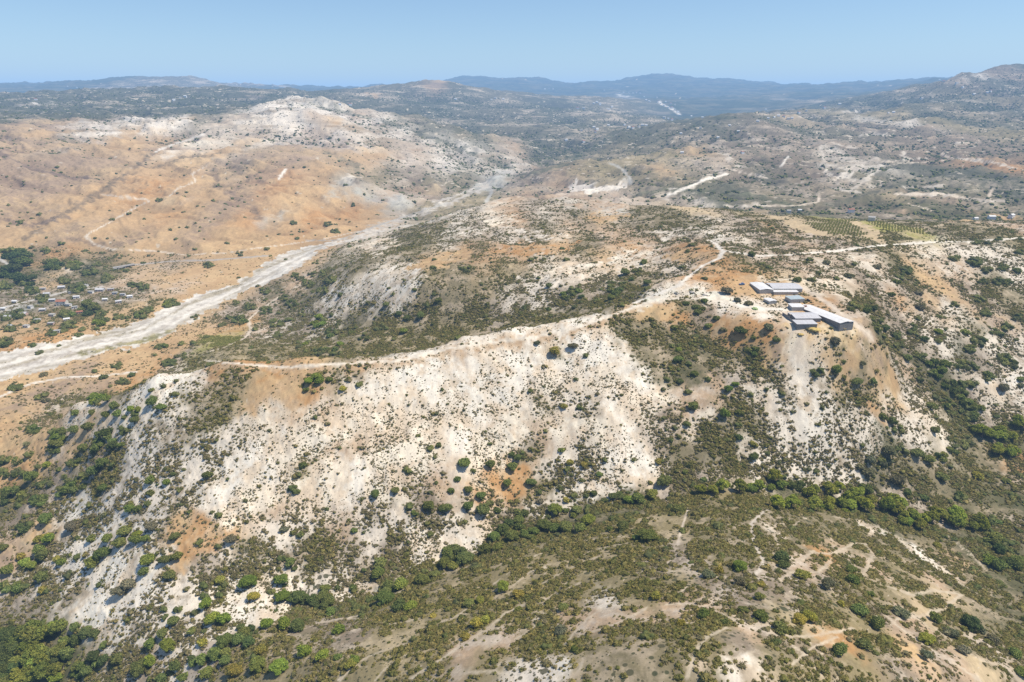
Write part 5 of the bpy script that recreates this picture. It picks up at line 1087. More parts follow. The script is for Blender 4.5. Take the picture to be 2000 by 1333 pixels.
def scatter(dens, ymin, ymax, cap, s_med, s_sig, slo, shi, gul_k=.5):
    """Random points on the land, dens plants per square metre by cover type."""
    D = np.zeros((NB, NA))
    for k, d in dens.items():
        D += wt_[KEYS.index(k)] * d
    D *= (1 - bare.reshape(NB, NA))
    D *= clear & inview & (GY > ymin) & (GY < ymax)
    D *= np.clip(560 / GY, .42, 1) ** 1.6 if ymax < 2000 else 1
    D *= np.clip(1 + gul_k * GUL, .15, 3.5)
    D *= np.clip(.95 + 1.9 * clump + .9 * clump2, .03, 3.0)
    ex = D * cellA
    tot = ex.sum()
    n = int(min(tot, cap))
    cum = np.cumsum(ex.ravel()); pick = np.searchsorted(cum, rng.random(n) * cum[-1])
    i, j = np.divmod(np.minimum(pick, NV - 1), NA)
    a = A1[j] + rng.uniform(-.5, .5, n) * (A1[1] - A1[0]); b = B1[i] + rng.uniform(-.5, .5, n) * (B1[1] - B1[0])
    y = np.exp(b); x = a * y
    z = height(x, y)
    s = np.clip(np.exp(rng.normal(math.log(s_med), s_sig, n)), slo, shi)
    print('scatter', round(tot), n)
    return np.stack([x, y, z - .1 * s], 1), s


M_OLIVE = leaf_mat('olive_scrub', [(.20, .19, .065), (.265, .235, .088), (.32, .27, .115), (.215, .205, .065), (.175, .18, .06)])
M_GREY = leaf_mat('grey_scrub', [(.19, .17, .085), (.245, .215, .12), (.29, .245, .14), (.19, .18, .085)])
M_DARK = leaf_mat('dark_bush', [(.14, .165, .055), (.18, .20, .07), (.225, .23, .08), (.14, .15, .07)])

P, s = scatter({'G': .27, 'V': .36, 'F': .16, 'B': .09, 'C': .035, 'R': .008, 'D': .003, 'O': .012, 'P': .004, 'W': .002, 'T': .016, 'L': .012}, 150, 1250, 200000, .88, .38, .4, 2.6)
stuff('olive_scrub', P, s, [scrub_proto('olive_scrub_bush', 500 + k, M_OLIVE) for k in range(5)], 'low olive green scrub covering the near slopes', 'scrub')
P, s = scatter({'C': .20, 'B': .22, 'G': .07, 'R': .06, 'T': .035, 'O': .03, 'D': .012, 'V': .04, 'F': .04}, 150, 1250, 130000, .80, .36, .35, 1.9)
stuff('grey_scrub', P, s, [scrub_proto('grey_scrub_bush', 520 + k, M_GREY) for k in range(5)], 'sparse grey brown cushions of dry scrub dotted over the chalk', 'scrub')
P, s = scatter({'C': .20, 'P': .46, 'W': .30, 'T': .28, 'O': .12, 'D': .05, 'B': .10}, 150, 1000, 190000, .37, .48, .16, 1.3)
stuff('dry_tufts', P, s, [scrub_proto('dry_tuft', 580 + k, M_GREY, False) for k in range(4)], 'tiny dry tufts speckling the bare white chalk', 'grass tufts')
P, s = scatter({'G': .34, 'V': .42, 'F': .30, 'B': .22, 'C': .06}, 150, 900, 150000, .34, .42, .16, .9)
stuff('olive_tufts', P, s, [scrub_proto('olive_tuft', 620 + k, M_OLIVE) for k in range(4)], 'small olive tufts filling the ground between the scrub', 'grass tufts')
P, s = scatter({'F': .022, 'C': .0030, 'B': .004, 'G': .003, 'P': .0007, 'D': .0004, 'O': .0008, 'V': .002, 'T': .001}, 150, 1350, 14000, 1.55, .35, .8, 3.6)
P = np.concatenate([P, np.array([i['p'] for i in extra]).reshape(-1, 3)]); s = np.concatenate([s, np.array([i['R'] for i in extra])])
stuff('dark_bushes', P, s, [scrub_proto('dark_bush', 540 + k, M_DARK) for k in range(5)], 'dark green bushes thick in the gullies and thin on the slopes', 'bushes')
P, s = scatter({'U': .0042, 'H': .0042, 'K': .0062, 'F': .005, 'Q': .0034, 'G': .0026, 'B': .0032, 'R': .0009, 'D': .00006, 'V': .0008, 'T': .0004, 'P': .0012, 'C': .003, 'O': .0002, 'S': .0002}, 1200, 6000, 120000, 2.5, .5, 1.0, 6.5, 1.6)
stuff('distant_trees', P, s, [scrub_proto('distant_tree', 560 + k, M_DARK, False) for k in range(4)], 'dark dots of far trees and bushes over the valley hills', 'trees')

# vines in rows on the lime field
fm = (label.reshape(NB, NA) == FIELD) & (col1.reshape(NB, NA, 3)[..., 2] < .12) & (GY > 700)
ii_, jj_ = np.nonzero(fm)
if len(ii_):
    pr = (cellA[ii_, jj_]); pk = rng.choice(len(ii_), 9000, p=pr / pr.sum())
    a = A1[jj_[pk]] + rng.uniform(-.5, .5, 9000) * (A1[1] - A1[0]); y = np.exp(B1[ii_[pk]] + rng.uniform(-.5, .5, 9000) * (B1[1] - B1[0])); x = a * y
    th = math.radians(-28); rowd = x * math.cos(th) + y * math.sin(th)
    sh = np.round(rowd / 3.6) * 3.6 - rowd + rng.normal(0, .45, 9000)
    x = x + sh * math.cos(th); y = y + sh * math.sin(th)
    M_VINE = leaf_mat('vine_leaves', [(.20, .22, .055), (.26, .26, .075), (.32, .29, .11)])
    stuff('vine_rows', np.stack([x, y, height(x, y)], 1), rng.uniform(.3, .95, 9000), [scrub_proto('vine_bush', 600 + k, M_VINE) for k in range(3)], 'low green vines in rows on the small fields', 'vines')
# ------------------------------------------------------------------ buildings
def flat_mat(name, c1, c2, scale=1.2, rough=.8, metal=0.0, ribs=0.0):
    m = bpy.data.materials.new(name)
    t = NT(m)
    oc = t.n('ShaderNodeTexCoord').outputs['Object']
    n = t.noise(oc, scale, 6, .65)
    base = t.mix(t.ramp01(n, .35, .7), (*c1, 1), (*c2, 1))
    ins = {'Base Color': base, 'Roughness': rough, 'Metallic': metal, 'Specular IOR Level': .3}
    if ribs:
        wv = t.n('ShaderNodeTexWave', {'Vector': oc, 'Scale': ribs}, wave_type='BANDS', bands_direction='X').outputs['Fac']
        base2 = t.mix(t.math('MULTIPLY', wv, .10), base, (c2[0] * .6, c2[1] * .6, c2[2] * .6, 1))
        ins['Base Color'] = base2
        ins['Normal'] = t.n('ShaderNodeBump', {'Height': wv, 'Strength': .4, 'Distance': .1}).outputs[0]
    t.n('ShaderNodeOutputMaterial', {'Surface': t.n('ShaderNodeBsdfPrincipled', ins).outputs[0]})
    return m


M_WROOF = flat_mat('white_sheet_roof', (.80, .79, .77), (.66, .64, .60), .4, .5, 0, .8)
M_GROOF = flat_mat('grey_sheet_roof', (.62, .61, .61), (.50, .48, .47), .4, .5, 0, .8)
M_TROOF = flat_mat('teal_sheet_roof', (.45, .52, .53), (.36, .42, .43), .4, .5, 0, .8)
M_WALL = flat_mat('blockwork', (.52, .48, .43), (.40, .36, .31), .8)
M_DARKW = flat_mat('shaded_sheet_wall', (.20, .195, .185), (.30, .28, .26), .8)  # shade of the viewer-side shed walls is put into this dark tone
M_STEEL = flat_mat('galvanised_steel', (.4, .4, .4), (.3, .3, .3), 2, .5)
M_CREAM = flat_mat('cream_render', (.72, .66, .56), (.62, .56, .47), .6)
M_WHITE = flat_mat('white_render', (.80, .78, .75), (.70, .68, .64), .6)
M_PINK = flat_mat('pink_render', (.62, .45, .38), (.54, .38, .32), .6)
M_TILE = flat_mat('terracotta_tiles', (.42, .18, .11), (.32, .14, .09), 2, .85, 0, 3)
M_CONC = flat_mat('concrete_slab', (.48, .46, .43), (.38, .36, .33), .7)
M_GLASS = flat_mat('dark_window', (.04, .05, .06), (.06, .07, .08), 1, .2)
M_STRAW = flat_mat('straw', (.62, .46, .16), (.48, .34, .12), 1.4, .95)
M_RUST = flat_mat('rusty_steel', (.20, .085, .06), (.14, .07, .05), 2, .8)
M_STONE = flat_mat('limestone', (.58, .53, .46), (.42, .38, .32), .9, .95)
M_TARP = flat_mat('green_tarp', (.35, .45, .18), (.28, .36, .15), 1.0, .6)
M_BLUE = flat_mat('blue_paint', (.12, .22, .42), (.10, .18, .34), 1.0, .5)
M_TYRE = flat_mat('rubber', (.02, .02, .02), (.03, .03, .03), 1.0, .9)


def box_vf(x0, x1, y0, y1, z0, z1):
    V = [(x, y, z) for z in (z0, z1) for x, y in ((x0, y0), (x1, y0), (x1, y1), (x0, y1))]
    F = [(3, 2, 1, 0), (4, 5, 6, 7), (0, 1, 5, 4), (1, 2, 6, 5), (2, 3, 7, 6), (3, 0, 4, 7)]
    return V, F


def solid(name, boxes, mat, parent=None):
    V, F = [], []
    for b in boxes:
        v, f = b if isinstance(b, tuple) and isinstance(b[0], list) else box_vf(*b)
        F += [tuple(i + len(V) for i in q) for q in f]; V += v
    me = bpy.data.meshes.new(name); me.from_pydata(V, [], F); me.materials.append(mat)
    return link(bpy.data.objects.new(name, me), parent)


def root(name, loc, rz, label, cat, group=None):
    o = link(bpy.data.objects.new(name, None)); o.location = loc; o.rotation_euler = (0, 0, rz); o.empty_display_size = 1
    o['label'] = label; o['category'] = cat
    if group:
        o['group'] = group
    return o


def gable_vf(L, W, z, rise, over=.35, th=.14):
    """Pitched roof over a plan L x W, ridge along x."""
    a, b = L / 2 + over, W / 2 + over
    V = [(-a, -b, z - .1), (a, -b, z - .1), (a, 0, z + rise), (-a, 0, z + rise), (-a, b, z - .1), (a, b, z - .1)]
    V += [(x, y, q - th) for x, y, q in V]
    F = [(0, 1, 2, 3), (3, 2, 5, 4), (7, 6, 9, 8), (8, 9, 10, 11), (0, 6, 7, 1), (1, 7, 8, 2), (2, 8, 11, 5), (5, 11, 10, 4), (4, 10, 9, 3), (3, 9, 6, 0)]
    return V, F


def mono_vf(L, W, z, rise, over=.35, th=.14):
    a, b = L / 2 + over, W / 2 + over
    V = [(-a, -b, z), (a, -b, z), (a, b, z + rise), (-a, b, z + rise)]
    V += [(x, y, q - th) for x, y, q in V]
    return V, [(0, 1, 2, 3), (7, 6, 5, 4), (0, 4, 5, 1), (1, 5, 6, 2), (2, 6, 7, 3), (3, 7, 4, 0)]


def house_walls_vf(L, W, h, rise):
    """Four walls with gable tops along x ends."""
    a, b = L / 2, W / 2
    V = [(-a, -b, -1.5), (a, -b, -1.5), (a, b, -1.5), (-a, b, -1.5), (-a, -b, h), (a, -b, h), (a, b, h), (-a, b, h), (-a, 0, h + rise - .12), (a, 0, h + rise - .12)]
    return V, [(0, 1, 5, 4), (2, 3, 7, 6), (1, 2, 6, 9, 5), (3, 0, 4, 8, 7)]


def plane_pt(u, v, z):
    ax, az = ray(u, v)
    Y = (z - CAM_Z) / float(az)
    return np.array([float(ax) * Y, Y])


def plan_of(quad, h, zg):
    """Rectangle (centre, length, width, turn) of a roof seen in the photo at height h above the yard zg."""
    p = [plane_pt(u, v, zg + h) for u, v in quad]
    c = sum(p) / 4
    e = (p[1] - p[0] + p[2] - p[3]) / 2; s = (p[0] - p[3] + p[1] - p[2]) / 2
    L = np.linalg.norm(e); e = e / L
    nrm = np.array([-e[1], e[0]])
    return c, L, abs(float(s @ nrm)), math.atan2(e[1], e[0])


def ground_min(c, L, W, rz):
    cs, sn = math.cos(rz), math.sin(rz)
    pts = [(c[0] + cs * x - sn * y, c[1] + sn * x + cs * y) for x in (-L / 2, 0, L / 2) for y in (-W / 2, W / 2)]
    return float(min(height(np.array([q[0] for q in pts]), np.array([q[1] for q in pts]))))


def shed(quad, h, roofm, label, gable=True, open_front=True, name='farm_shed', wallm=None, posts=5):
    uc = sum(q[0] for q in quad) / 4; vc = max(q[1] for q in quad)
    zg = float(ground([uc], [vc + 3])[0, 2])
    for _ in range(3):
        c, L, W, rz = plan_of(quad, h, zg)
        zg = float(height(np.array([c[0]]), np.array([c[1]]))[0])
    if W > L:
        L, W, rz = W, L, rz + math.pi / 2
    print(name, label[:30], 'L %.1f W %.1f' % (L, W), c, zg)
    r = root(name, (c[0], c[1], zg), rz, label, 'shed', 'sheds of the hilltop farm')
    wm = wallm or M_WALL
    a, b = L / 2, W / 2
    rise = W * (.06 if gable else .05)
    # which long side faces the viewer of the photo: front
    fy = -1 if (math.sin(rz) * -1 * -1) * 0 + (-math.cos(rz)) * -1 > 0 else 1
    rv, rf = gable_vf(L, W, h, rise) if gable else mono_vf(L, W, h, rise)
    solid('roof', [(rv, rf)], roofm, r)
    t = .2
    hh = h - .22
    solid('end_wall', [(-a, -a + t, -b + .21, b - .21, -4, hh)], wm, r)
    solid('end_wall', [(a - t, a, -b + .21, b - .21, -4, hh)], wm, r)
    solid('back_wall', [(-a, a, fy * b - (t if fy > 0 else 0), fy * b + (t if fy < 0 else 0), -4, hh)], wm, r)
    if open_front:
        solid('feeding_wall', [(-a, a, -fy * b - .1, -fy * b + .1, -4, 1.0)], M_DARKW, r)
        for k in range(posts):
            x = -a + .3 + (2 * a - .6) * k / (posts - 1)
            solid('post', [(x - .1, x + .1, -fy * b - .13, -fy * b + .13, 1.0, hh)], M_STEEL, r)
        solid('floor', [(-a + t + .01, a - t - .01, -b + .25, b - .25, -4, .08)], M_DARKW, r)
    else:
        solid('front_wall', [(-a, a, -fy * b - .1, -fy * b + .1, -4, hh)], M_DARKW, r)
        dw = min(2.2, L * .2)
        solid('door', [(-dw, dw, -fy * b - .16 , -fy * b + .16, -.2, hh * .75)], M_STEEL, r)
    return r


shed([(1471.9, 552.4), (1497.5, 552.4), (1503, 566), (1477, 566.6)], 2.8, M_WROOF, 'short white roofed shed at the far left of the farm yard')
shed([(1500, 553), (1558, 553), (1560, 564), (1505.6, 564)], 2.8, M_GROOF, 'long blue grey roofed shed beside the short white shed', True, True, 'farm_shed', None, 8)
shed([(1509, 566.5), (1557, 566.5), (1556, 570.5), (1510, 570.5)], 2.4, M_WROOF, 'low pale lean-to in front of the long blue grey shed', False, True, 'lean_to_shed', None, 8)
shed([(1537, 579), (1565, 578), (1566, 584), (1541, 585.5)], 3.2, M_TROOF, 'small shed with a pale teal sheet roof in mid yard', False)
shed([(1542, 594), (1567, 594), (1567, 600), (1545, 600)], 3.0, M_WROOF, 'small white roofed shed with dark open front beside the long barn', False)
shed([(1573, 597), (1593, 594.5), (1656, 630), (1624, 633.5)], 2.7, M_WROOF, 'long white roofed barn along the sandy farm track', True, True, 'barn', M_DARKW, 9)
shed([(1543, 611), (1590, 610), (1600, 622), (1550, 622)], 2.8, M_GROOF, 'wide grey roofed barn with dark open front in front of the white barn', True, True, 'barn', M_DARKW, 7)
shed([(1549, 626), (1590, 626), (1593, 633), (1556, 633.5)], 3.0, M_GROOF, 'low grey roofed shed nearest the slope below the yard', False, True, 'farm_shed', M_DARKW, 6)
shed([(1497, 583), (1510, 582), (1513, 588), (1498, 589)], 2.6, M_WROOF, 'tiny white roofed hut alone in the middle of the yard', True, False, 'hut')
# the corrugated windbreak along the left of the lower barns
g2 = ground([1528, 1542, 1557], [615, 626, 637])
for k in range(2):
    a_, b_ = g2[k], g2[k + 1]
    L = float(np.hypot(*(b_ - a_)[:2])); rz = math.atan2(b_[1] - a_[1], b_[0] - a_[0])
    r_ = root('windbreak_fence', ((a_[0] + b_[0]) / 2, (a_[1] + b_[1]) / 2, min(a_[2], b_[2])), rz,
              ['dark sheet windbreak fence section nearest the wide barn', 'dark sheet windbreak fence section running down toward the slope'][k], 'fence', 'windbreak by the lower barns')
    solid('panel', [(-L / 2, L / 2 - .02, -.06, .06, -2.5, 2.6 + abs(a_[2] - b_[2]) * .4)], M_DARKW, r_)
    for j in range(5):
        x = -L / 2 + .1 + (L - .3) * j / 4
        solid('post', [(x - .07, x + .07, -.16, -.062, -2.5, 2.9 + abs(a_[2] - b_[2]) * .4)], M_STEEL, r_)


def heap(u, v, wpx, mat, label, name, cat, flat=.5, seed=0, group=None):
    p = ground([u], [v])[0]
    dd = math.sqrt(p[0] ** 2 + p[1] ** 2 + (p[2] - CAM_Z) ** 2)
    R = .5 * wpx * dd / FOC
    r = np.random.default_rng(seed)
    V = ICO2[0].copy()
    V *= (1 + .16 * r.standard_normal(len(V)))[:, None]
    V = V * np.array([R * 1.1, R * .85, R * flat])
    o = link(bpy.data.objects.new(name, mesh_from(name, V, ICO2[1], [mat])))
    o.location = (p[0], p[1], p[2] + .1 * R); o.rotation_euler = (0, 0, r.uniform(0, 3))
    o['label'] = label; o['category'] = cat
    if group: o['group'] = group
    return o


heap(1646, 641, 14, M_STRAW, 'yellow straw heap at the end of the long white barn', 'straw_heap', 'straw heap', .45, 1)
heap(1588, 644, 22, M_STRAW, 'golden straw heap below the low grey shed', 'straw_heap', 'straw heap', .25, 2)
heap(1564, 654, 10, M_STRAW, 'small pale straw heap on the bank below the yard', 'straw_heap', 'straw heap', .4, 3)
heap(1322, 573, 9, M_STONE, 'grey rubble heap in the cleared white pad above the slope', 'rubble_heap', 'rubble', .45, 4)
heap(1352, 571, 12, M_STONE, 'pale rubble heap at the middle of the white pad', 'rubble_heap', 'rubble', .4, 5)
heap(1377, 577, 8, M_STONE, 'small stone heap at the right end of the white pad', 'rubble_heap', 'rubble', .45, 6)
heap(1474, 604, 12, M_TARP, 'yellow green tarpaulin heap left of the farm sheds', 'tarp_heap', 'tarpaulin', .4, 7)

# rusty tank between the barns: drum on a saddle
p = ground([1571], [603])[0]
r_ = root('steel_tank', tuple(p), .3, 'rust red steel tank between the white barn and small shed', 'tank')
V, F = [], []
for k in range(16):
    a = 2 * math.pi * k / 16
    for x, rr in ((-1.8, .4), (-1.65, 1.05), (1.65, 1.05), (1.8, .4)):
        V.append((x, rr * math.cos(a), 1.7 + rr * math.sin(a)))
for k in range(16):
    for j in range(3):
        F.append((k * 4 + j, k * 4 + j + 1, (k + 1) % 16 * 4 + j + 1, (k + 1) % 16 * 4 + j))
F.append(tuple(k * 4 for k in range(16))[::-1]); F.append(tuple(k * 4 + 3 for k in range(16)))
link(bpy.data.objects.new('drum', mesh_from('drum', V, F, [M_RUST])), r_)
for x in (-1.1, 1.1):
    solid('saddle', [(x - .15, x + .15, -.8, .8, -1, .85)], M_CONC, r_)


def truck(u, v, rz, mat, label):
    p = ground([u], [v])[0]
    r = root('farm_truck', tuple(p), rz, label, 'truck')
    prof = [(-2.7, .55), (2.6, .55), (2.7, 1.25), (1.5, 1.4), (1.0, 2.1), (-.3, 2.15), (-.45, 1.3), (-2.7, 1.3)]
    V = [(x, -.9, z) for x, z in prof] + [(x, .9, z) for x, z in prof]
    n = len(prof)
    F = [tuple(range(n))[::-1], tuple(range(n, 2 * n))] + [((k, (k + 1) % n, (k + 1) % n + n, k + n)) for k in range(n)]
    link(bpy.data.objects.new('body', mesh_from('body', V, F, [mat])), r)
    solid('windscreen', [(1.02, 1.36, -.78, .78, 1.5, 1.95)], M_GLASS, r)
    for x in (-1.7, 1.7):
        for y in (-.85, .85):
            V, F = [], []
            for k in range(12):
                a = 2 * math.pi * k / 12
                V += [(x + .42 * math.cos(a), y - .13, .42 + .42 * math.sin(a)), (x + .42 * math.cos(a), y + .13, .42 + .42 * math.sin(a))]
            for k in range(12):
                F.append((2 * k, 2 * k + 1, (2 * k + 3) % 24, (2 * k + 2) % 24))
            F.append(tuple(range(0, 24, 2))); F.append(tuple(range(1, 24, 2))[::-1])
            link(bpy.data.objects.new('wheel', mesh_from('wheel', V, F, [M_TYRE])), r)


truck(1449, 557, .2, M_BLUE, 'blue grey farm truck parked left of the short white shed')
truck(1576, 589, -.3, M_TYRE, 'dark farm truck parked between the teal roof and the white barn')

# ------------------------------------------------------------------ village across the river
def house(u, v, wpx, wallm, roofm, label, rz, flat_roof=False, storeys=1):
    p = ground([u], [v])[0]
    dd = math.sqrt(p[0] ** 2 + p[1] ** 2 + (p[2] - CAM_Z) ** 2)
    L = max(7.0, wpx * dd / FOC); W = L * .62; h = 2.9 * storeys
    r = root('house', (p[0], p[1], p[2] + .2), rz, label, 'house', 'houses across the river')
    rise = 0 if flat_roof else W * .26
    if flat_roof:
        solid('wall', [(-L / 2, L / 2, -W / 2, W / 2, -1.5, h)], wallm, r)
        solid('roof', [(-L / 2 - .3, L / 2 + .3, -W / 2 - .3, W / 2 + .3, h, h + .3)], roofm, r)
    else:
        solid('wall', [house_walls_vf(L, W, h, rise)], wallm, r)
        solid('roof', [gable_vf(L, W, h + .1, rise)], roofm, r)
    d_ = solid('door', [(-.5, .5, -W / 2 - .05, -W / 2 + .1, -.3, 2.0)], M_RUST, r)
    for x in (-L * .3, L * .3):
        for s in range(storeys):
            solid('window', [(x - .6, x + .6, -W / 2 - .04, -W / 2 + .1, .9 + 2.9 * s, 2.1 + 2.9 * s)], M_GLASS, r)
    return r


VILLAGE = [
 (122, 596, 15, M_CREAM, M_TILE, 'large cream house with a red tiled roof at the village centre', .1, False, 2),
 (134, 598, 9, M_WHITE, M_CONC, 'white flat roofed house right of the large cream house', -.2, True, 1),
 (156, 613, 9, M_PINK, M_TILE, 'small pink house with a red roof beside the big dark tree', .5, False, 1),
 (74, 628, 8, M_WHITE, M_CONC, 'white cube house near the river bank track', .2, True, 1),
 (102, 618, 9, M_CREAM, M_CONC, 'cream flat roofed house below the large cream house', -.1, True, 1),
 (100, 635, 9, M_PINK, M_CONC, 'pink walled house closest to the river bed', .15, True, 1),
 (196, 569, 13, M_CONC, M_GROOF, 'long grey roofed house beside the upper village road', .1, False, 1),
 (217, 568, 10, M_PINK, M_CONC, 'pink flat roofed house at the upper right of the village', .3, True, 1),
 (240, 578, 7, M_WHITE, M_CONC, 'white house at the right end of the village road', .2, True, 1),
 (254, 582, 6, M_WHITE, M_WROOF, 'tiny white house nearest the open river bank', .4, False, 1),
 (46, 616, 12, M_PINK, M_GROOF, 'pale pink house with grey roof in the trees', 0, False, 1),
 (121, 564, 10, M_CONC, M_GROOF, 'grey house below the dark cypress group', .3, False, 1),
 (84, 567, 8, M_CONC, M_CONC, 'concrete house at the foot of the wooded hill', .2, True, 1),
 (178, 573, 8, M_WHITE, M_CONC, 'white house in the middle of the upper village road', -.1, True, 1),
 (103, 589, 9, M_CONC, M_GROOF, 'grey roofed house behind the large cream house', .2, False, 1),
 (16, 622, 10, M_CONC, M_GROOF, 'grey house at the left edge of the village', 0, False, 1),
 (150, 583, 9, M_WHITE, M_GROOF, 'white walled house with grey roof along the pale village lane', .35, False, 1),
 (225, 575, 8, M_WHITE, M_CONC, 'low white house between the pink and the white house', .1, True, 1),
]
for a in VILLAGE:
    house(*a)

for k, (u_, v_) in enumerate([(60,602),(30,592),(92,577),(140,573),(166,592),(186,600),(112,650),(131,627),(22,640),(52,640),(206,588),(232,592),(168,560),(8,606),(84,608),(146,603)]):
    o = house(u_, v_, 7 + k % 3, (M_WHITE, M_CREAM, M_CONC)[k % 3], (M_CONC, M_WROOF, M_GROOF)[k % 3], 'small pale house with a plain roof among the village trees', .3 * (k % 4) - .4, k % 3 == 0, 1)
    o['group'] = 'small pale houses among the village trees'

# bridge of the valley road over a wash
gb = ground([222, 264], [527.5, 518.5])
A_, B_ = gb
L = float(np.hypot(*(B_ - A_)[:2])); rz = math.atan2(B_[1] - A_[1], B_[0] - A_[0])
zb = max(A_[2], B_[2]) + 2.2
r_ = root('road_bridge', ((A_[0] + B_[0]) / 2, (A_[1] + B_[1]) / 2, zb), rz, 'grey concrete road bridge on the plain above the village', 'bridge')
solid('deck', [(-L / 2, L / 2, -3.2, 3.2, -.7, 0)], M_CONC, r_)
for y in (-3.1, 3.1):
    solid('parapet', [(-L / 2, L / 2, y - .12, y + .12, .003, .9)], M_CONC, r_)
for x in (-L * .3, 0, L * .3):
    solid('pier', [(x - .5, x + .5, -2.6, 2.6, -7, -.703)], M_CONC, r_)

# ------------------------------------------------------------------ white houses scattered over the far hills
FARH = [(1160,203),(1166,201),(1172,204),(1203,184),(1210,183),(1218,182),(1228,183),(1236,183),(1243,182),(1250,184),(1258,190),(1262,197),(1268,199),(1285,200),(1283,192),(1290,203),(1297,207),(1305,211),(1312,212),(1318,216),(1324,220),(1327,226),(1300,200),(1310,204),(1318,206),(1172,206),(1186,214),(1195,210),(1128,213),(1140,214),(1190,215),(1160,250),(1166,254),(1163,259),(1136,256),(1188,246),(1220,245),(1228,250),(1236,251),(1248,250),(1255,246),(1262,246),(1305,233),(1312,236),(1297,232),(1350,228),(1372,231),(1106,275),(1140,278),(968,194),(983,195),(960,196),(1064,175),(1072,174),(1080,175),
        (1500,232),(1512,230),(1520,228),(1531,229),(1539,234),(1547,232),(1480,238),(1496,215),(1560,222),(1575,218),(1442,258),(1425,246),(1835,157),(1843,160),(1868,165),(1880,172),(1902,186),(1928,182),(1934,180),(1800,195),(1735,222),(1745,221),(1640,205),(1610,212),
        (1540,416),(1562,413),(1905,430),(1936,428),(1662,415),(1702,432),(1975,425),
        (132,170),(150,172),(70,196),(352,193),(362,190),(340,197),(664,205),(684,206),(1180,150+28),(890,300-105),(1330,262),(1402,270),(1450,300),(1368,252),(1332,300)]
protos_h = []
for k, (wm_, rm_) in enumerate(((M_WHITE, M_WHITE), (M_WHITE, M_TILE), (M_CREAM, M_CONC))):
    me = bpy.data.meshes.new('far_house')
    V, F = box_vf(-6, 6, -4, 4, -4, 5.2 + k)
    v2, f2 = gable_vf(12, 8, 5.3 + k, 2.0, .4)
    n1 = len(F)
    F = F + [tuple(i + 8 for i in q) for q in f2]; V = V + v2
    me.from_pydata(V, [], F); me.materials.append(wm_); me.materials.append(rm_)
    me.polygons.foreach_set('material_index', [0] * n1 + [1] * len(f2))
    protos_h.append(me)
gh = ground([a[0] for a in FARH], [a[1] for a in FARH])


def far_place(u, v):
    if 1195 <= u <= 1262 and v < 200: return 'on the white hill village crest'
    if 1262 < u <= 1330 and v < 228: return 'on the steep street below the mountain'
    if 1120 <= u < 1262 and v < 225: return 'left of the hill village'
    if 1120 <= u < 1390 and v < 300: return 'under the hill village'
    if u < 400: return 'on the dark ridge at the upper left'
    if u < 1110: return 'on the bluish middle distance hills'
    if u < 1600 and v < 300: return 'in the right valley slope village'
    if v > 350: return 'among the trees behind the fields'
    return 'high on the upper right hillside'


fl = {}
for k, ((u, v), p) in enumerate(zip(FARH, gh)):
    if np.isfinite(p[0]):
        kind = k % 5
        kind = 0 if kind < 3 else kind - 2
        fl.setdefault((['white house', 'white house with a red roof', 'cream house'][kind], far_place(u, v)), []).append((u, v, p, kind))
for (b, wv), L in fl.items():
    L.sort(key=lambda i: i[0])
    for k, (u, v, p, kind) in enumerate(L):
        o = link(bpy.data.objects.new('far_house', protos_h[kind]))
        s = random.uniform(.8, 1.25) * (1 + .5 * min(max((p[1] - 3000) / 3000, 0), 1)) * (.8 if p[1] < 2000 else 1)
        o.location = tuple(p); o.scale = (s, s, s); o.rotation_euler = (0, 0, random.uniform(-.6, .6))
        if len(L) == 1:
            lab = f'tiny {b} {wv}'
        elif len(L) <= 6:
            lab = f'{ORD[k] if k < len(L) - 1 else "rightmost"} {b} {wv}'
        else:
            lab = f'tiny {b} {wv}'
            o['group'] = f'{b}s {wv}'
        if 'group' not in o:
            o['group'] = 'white houses on the far hills'
        o['label'] = lab; o['category'] = 'house'
# ------------------------------------------------------------------ sky, sun, haze
SUN_AZ = math.radians(96)        # from the view axis (+Y) towards +X
SUN_EL = math.radians(62)
w = bpy.data.worlds.new('World'); sc.world = w; w.use_nodes = True
wt = w.node_tree; wt.nodes.clear()
sky = wt.nodes.new('ShaderNodeTexSky'); sky.sky_type = 'NISHITA'; sky.sun_disc = False
sky.sun_elevation = SUN_EL; sky.sun_rotation = SUN_AZ
sky.altitude = 300; sky.air_density = 1.0; sky.dust_density = 0.4; sky.ozone_density = 2.0
bg = wt.nodes.new('ShaderNodeBackground'); bg.inputs['Strength'].default_value = 0.10
mixn = wt.nodes.new('ShaderNodeMix'); mixn.data_type = 'RGBA'; mixn.blend_type = 'MULTIPLY'; mixn.inputs[0].default_value = 1.0
mixn.inputs[7].default_value = (1.06, 1.16, 1.26, 1)
wo = wt.nodes.new('ShaderNodeOutputWorld')
wt.links.new(sky.outputs[0], mixn.inputs[6]); wt.links.new(mixn.outputs[2], bg.inputs[0]); wt.links.new(bg.outputs[0], wo.inputs[0])

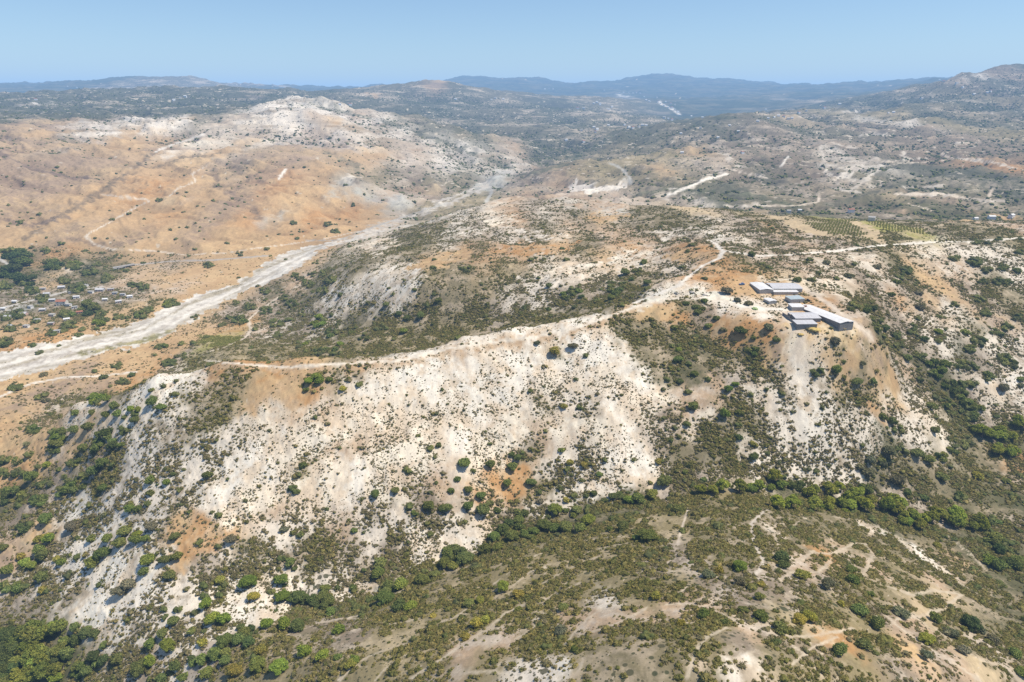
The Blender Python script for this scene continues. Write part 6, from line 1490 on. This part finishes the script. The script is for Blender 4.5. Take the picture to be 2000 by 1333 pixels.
sd = bpy.data.lights.new('sun', 'SUN'); sd.energy = 5.0; sd.angle = math.radians(.53); sd.color = (1.0, .91, .77)
so = bpy.data.objects.new('sun', sd); COL.objects.link(so)
dvec = (math.sin(SUN_AZ) * math.cos(SUN_EL), math.cos(SUN_AZ) * math.cos(SUN_EL), math.sin(SUN_EL))
from mathutils import Vector
so.rotation_euler = Vector(dvec).to_track_quat('Z', 'Y').to_euler()
so.location = (300, 200, 400)

# the summer haze that lies over the valley: thin air, its scattered sunlight put in as emission
SIG = 7e-5
AIR = (.325, .57, .96)
hm = bpy.data.materials.new('haze')
t = NT(hm)
ab = t.n('ShaderNodeVolumeAbsorption', {'Color': (0, 0, 0, 1), 'Density': SIG})
em = t.n('ShaderNodeEmission', {'Color': (*AIR, 1), 'Strength': SIG})
ad = t.n('ShaderNodeAddShader', {0: ab.outputs[0], 1: em.outputs[0]})
t.n('ShaderNodeOutputMaterial', {'Volume': ad.outputs[0]})
hb = bpy.data.meshes.new('haze')
x0, x1, y0_, y1_, z0, z1 = -30000, 30000, -3000, 26000, -400, 620
vs = [(x, y, z) for x in (x0, x1) for y in (y0_, y1_) for z in (z0, z1)]
fs = [(0, 1, 3, 2), (4, 6, 7, 5), (0, 4, 5, 1), (2, 3, 7, 6), (0, 2, 6, 4), (1, 5, 7, 3)]
hb.from_pydata(vs, [], fs); hb.materials.append(hm)
ho = bpy.data.objects.new('haze', hb); COL.objects.link(ho)
ho['kind'] = 'stuff'; ho['label'] = 'thin blue summer haze lying over the valley and distant hills'; ho['category'] = 'haze'

sc.view_settings.view_transform = 'Standard'; sc.view_settings.look = 'None'
sc.view_settings.exposure = 0; sc.view_settings.gamma = 1
cy = sc.cycles
cy.use_denoising = False
cy.max_bounces = 4; cy.diffuse_bounces = 2; cy.glossy_bounces = 1; cy.transmission_bounces = 2; cy.transparent_max_bounces = 4; cy.volume_bounces = 0
cy.caustics_reflective = False; cy.caustics_refractive = False
cy.use_adaptive_sampling = False
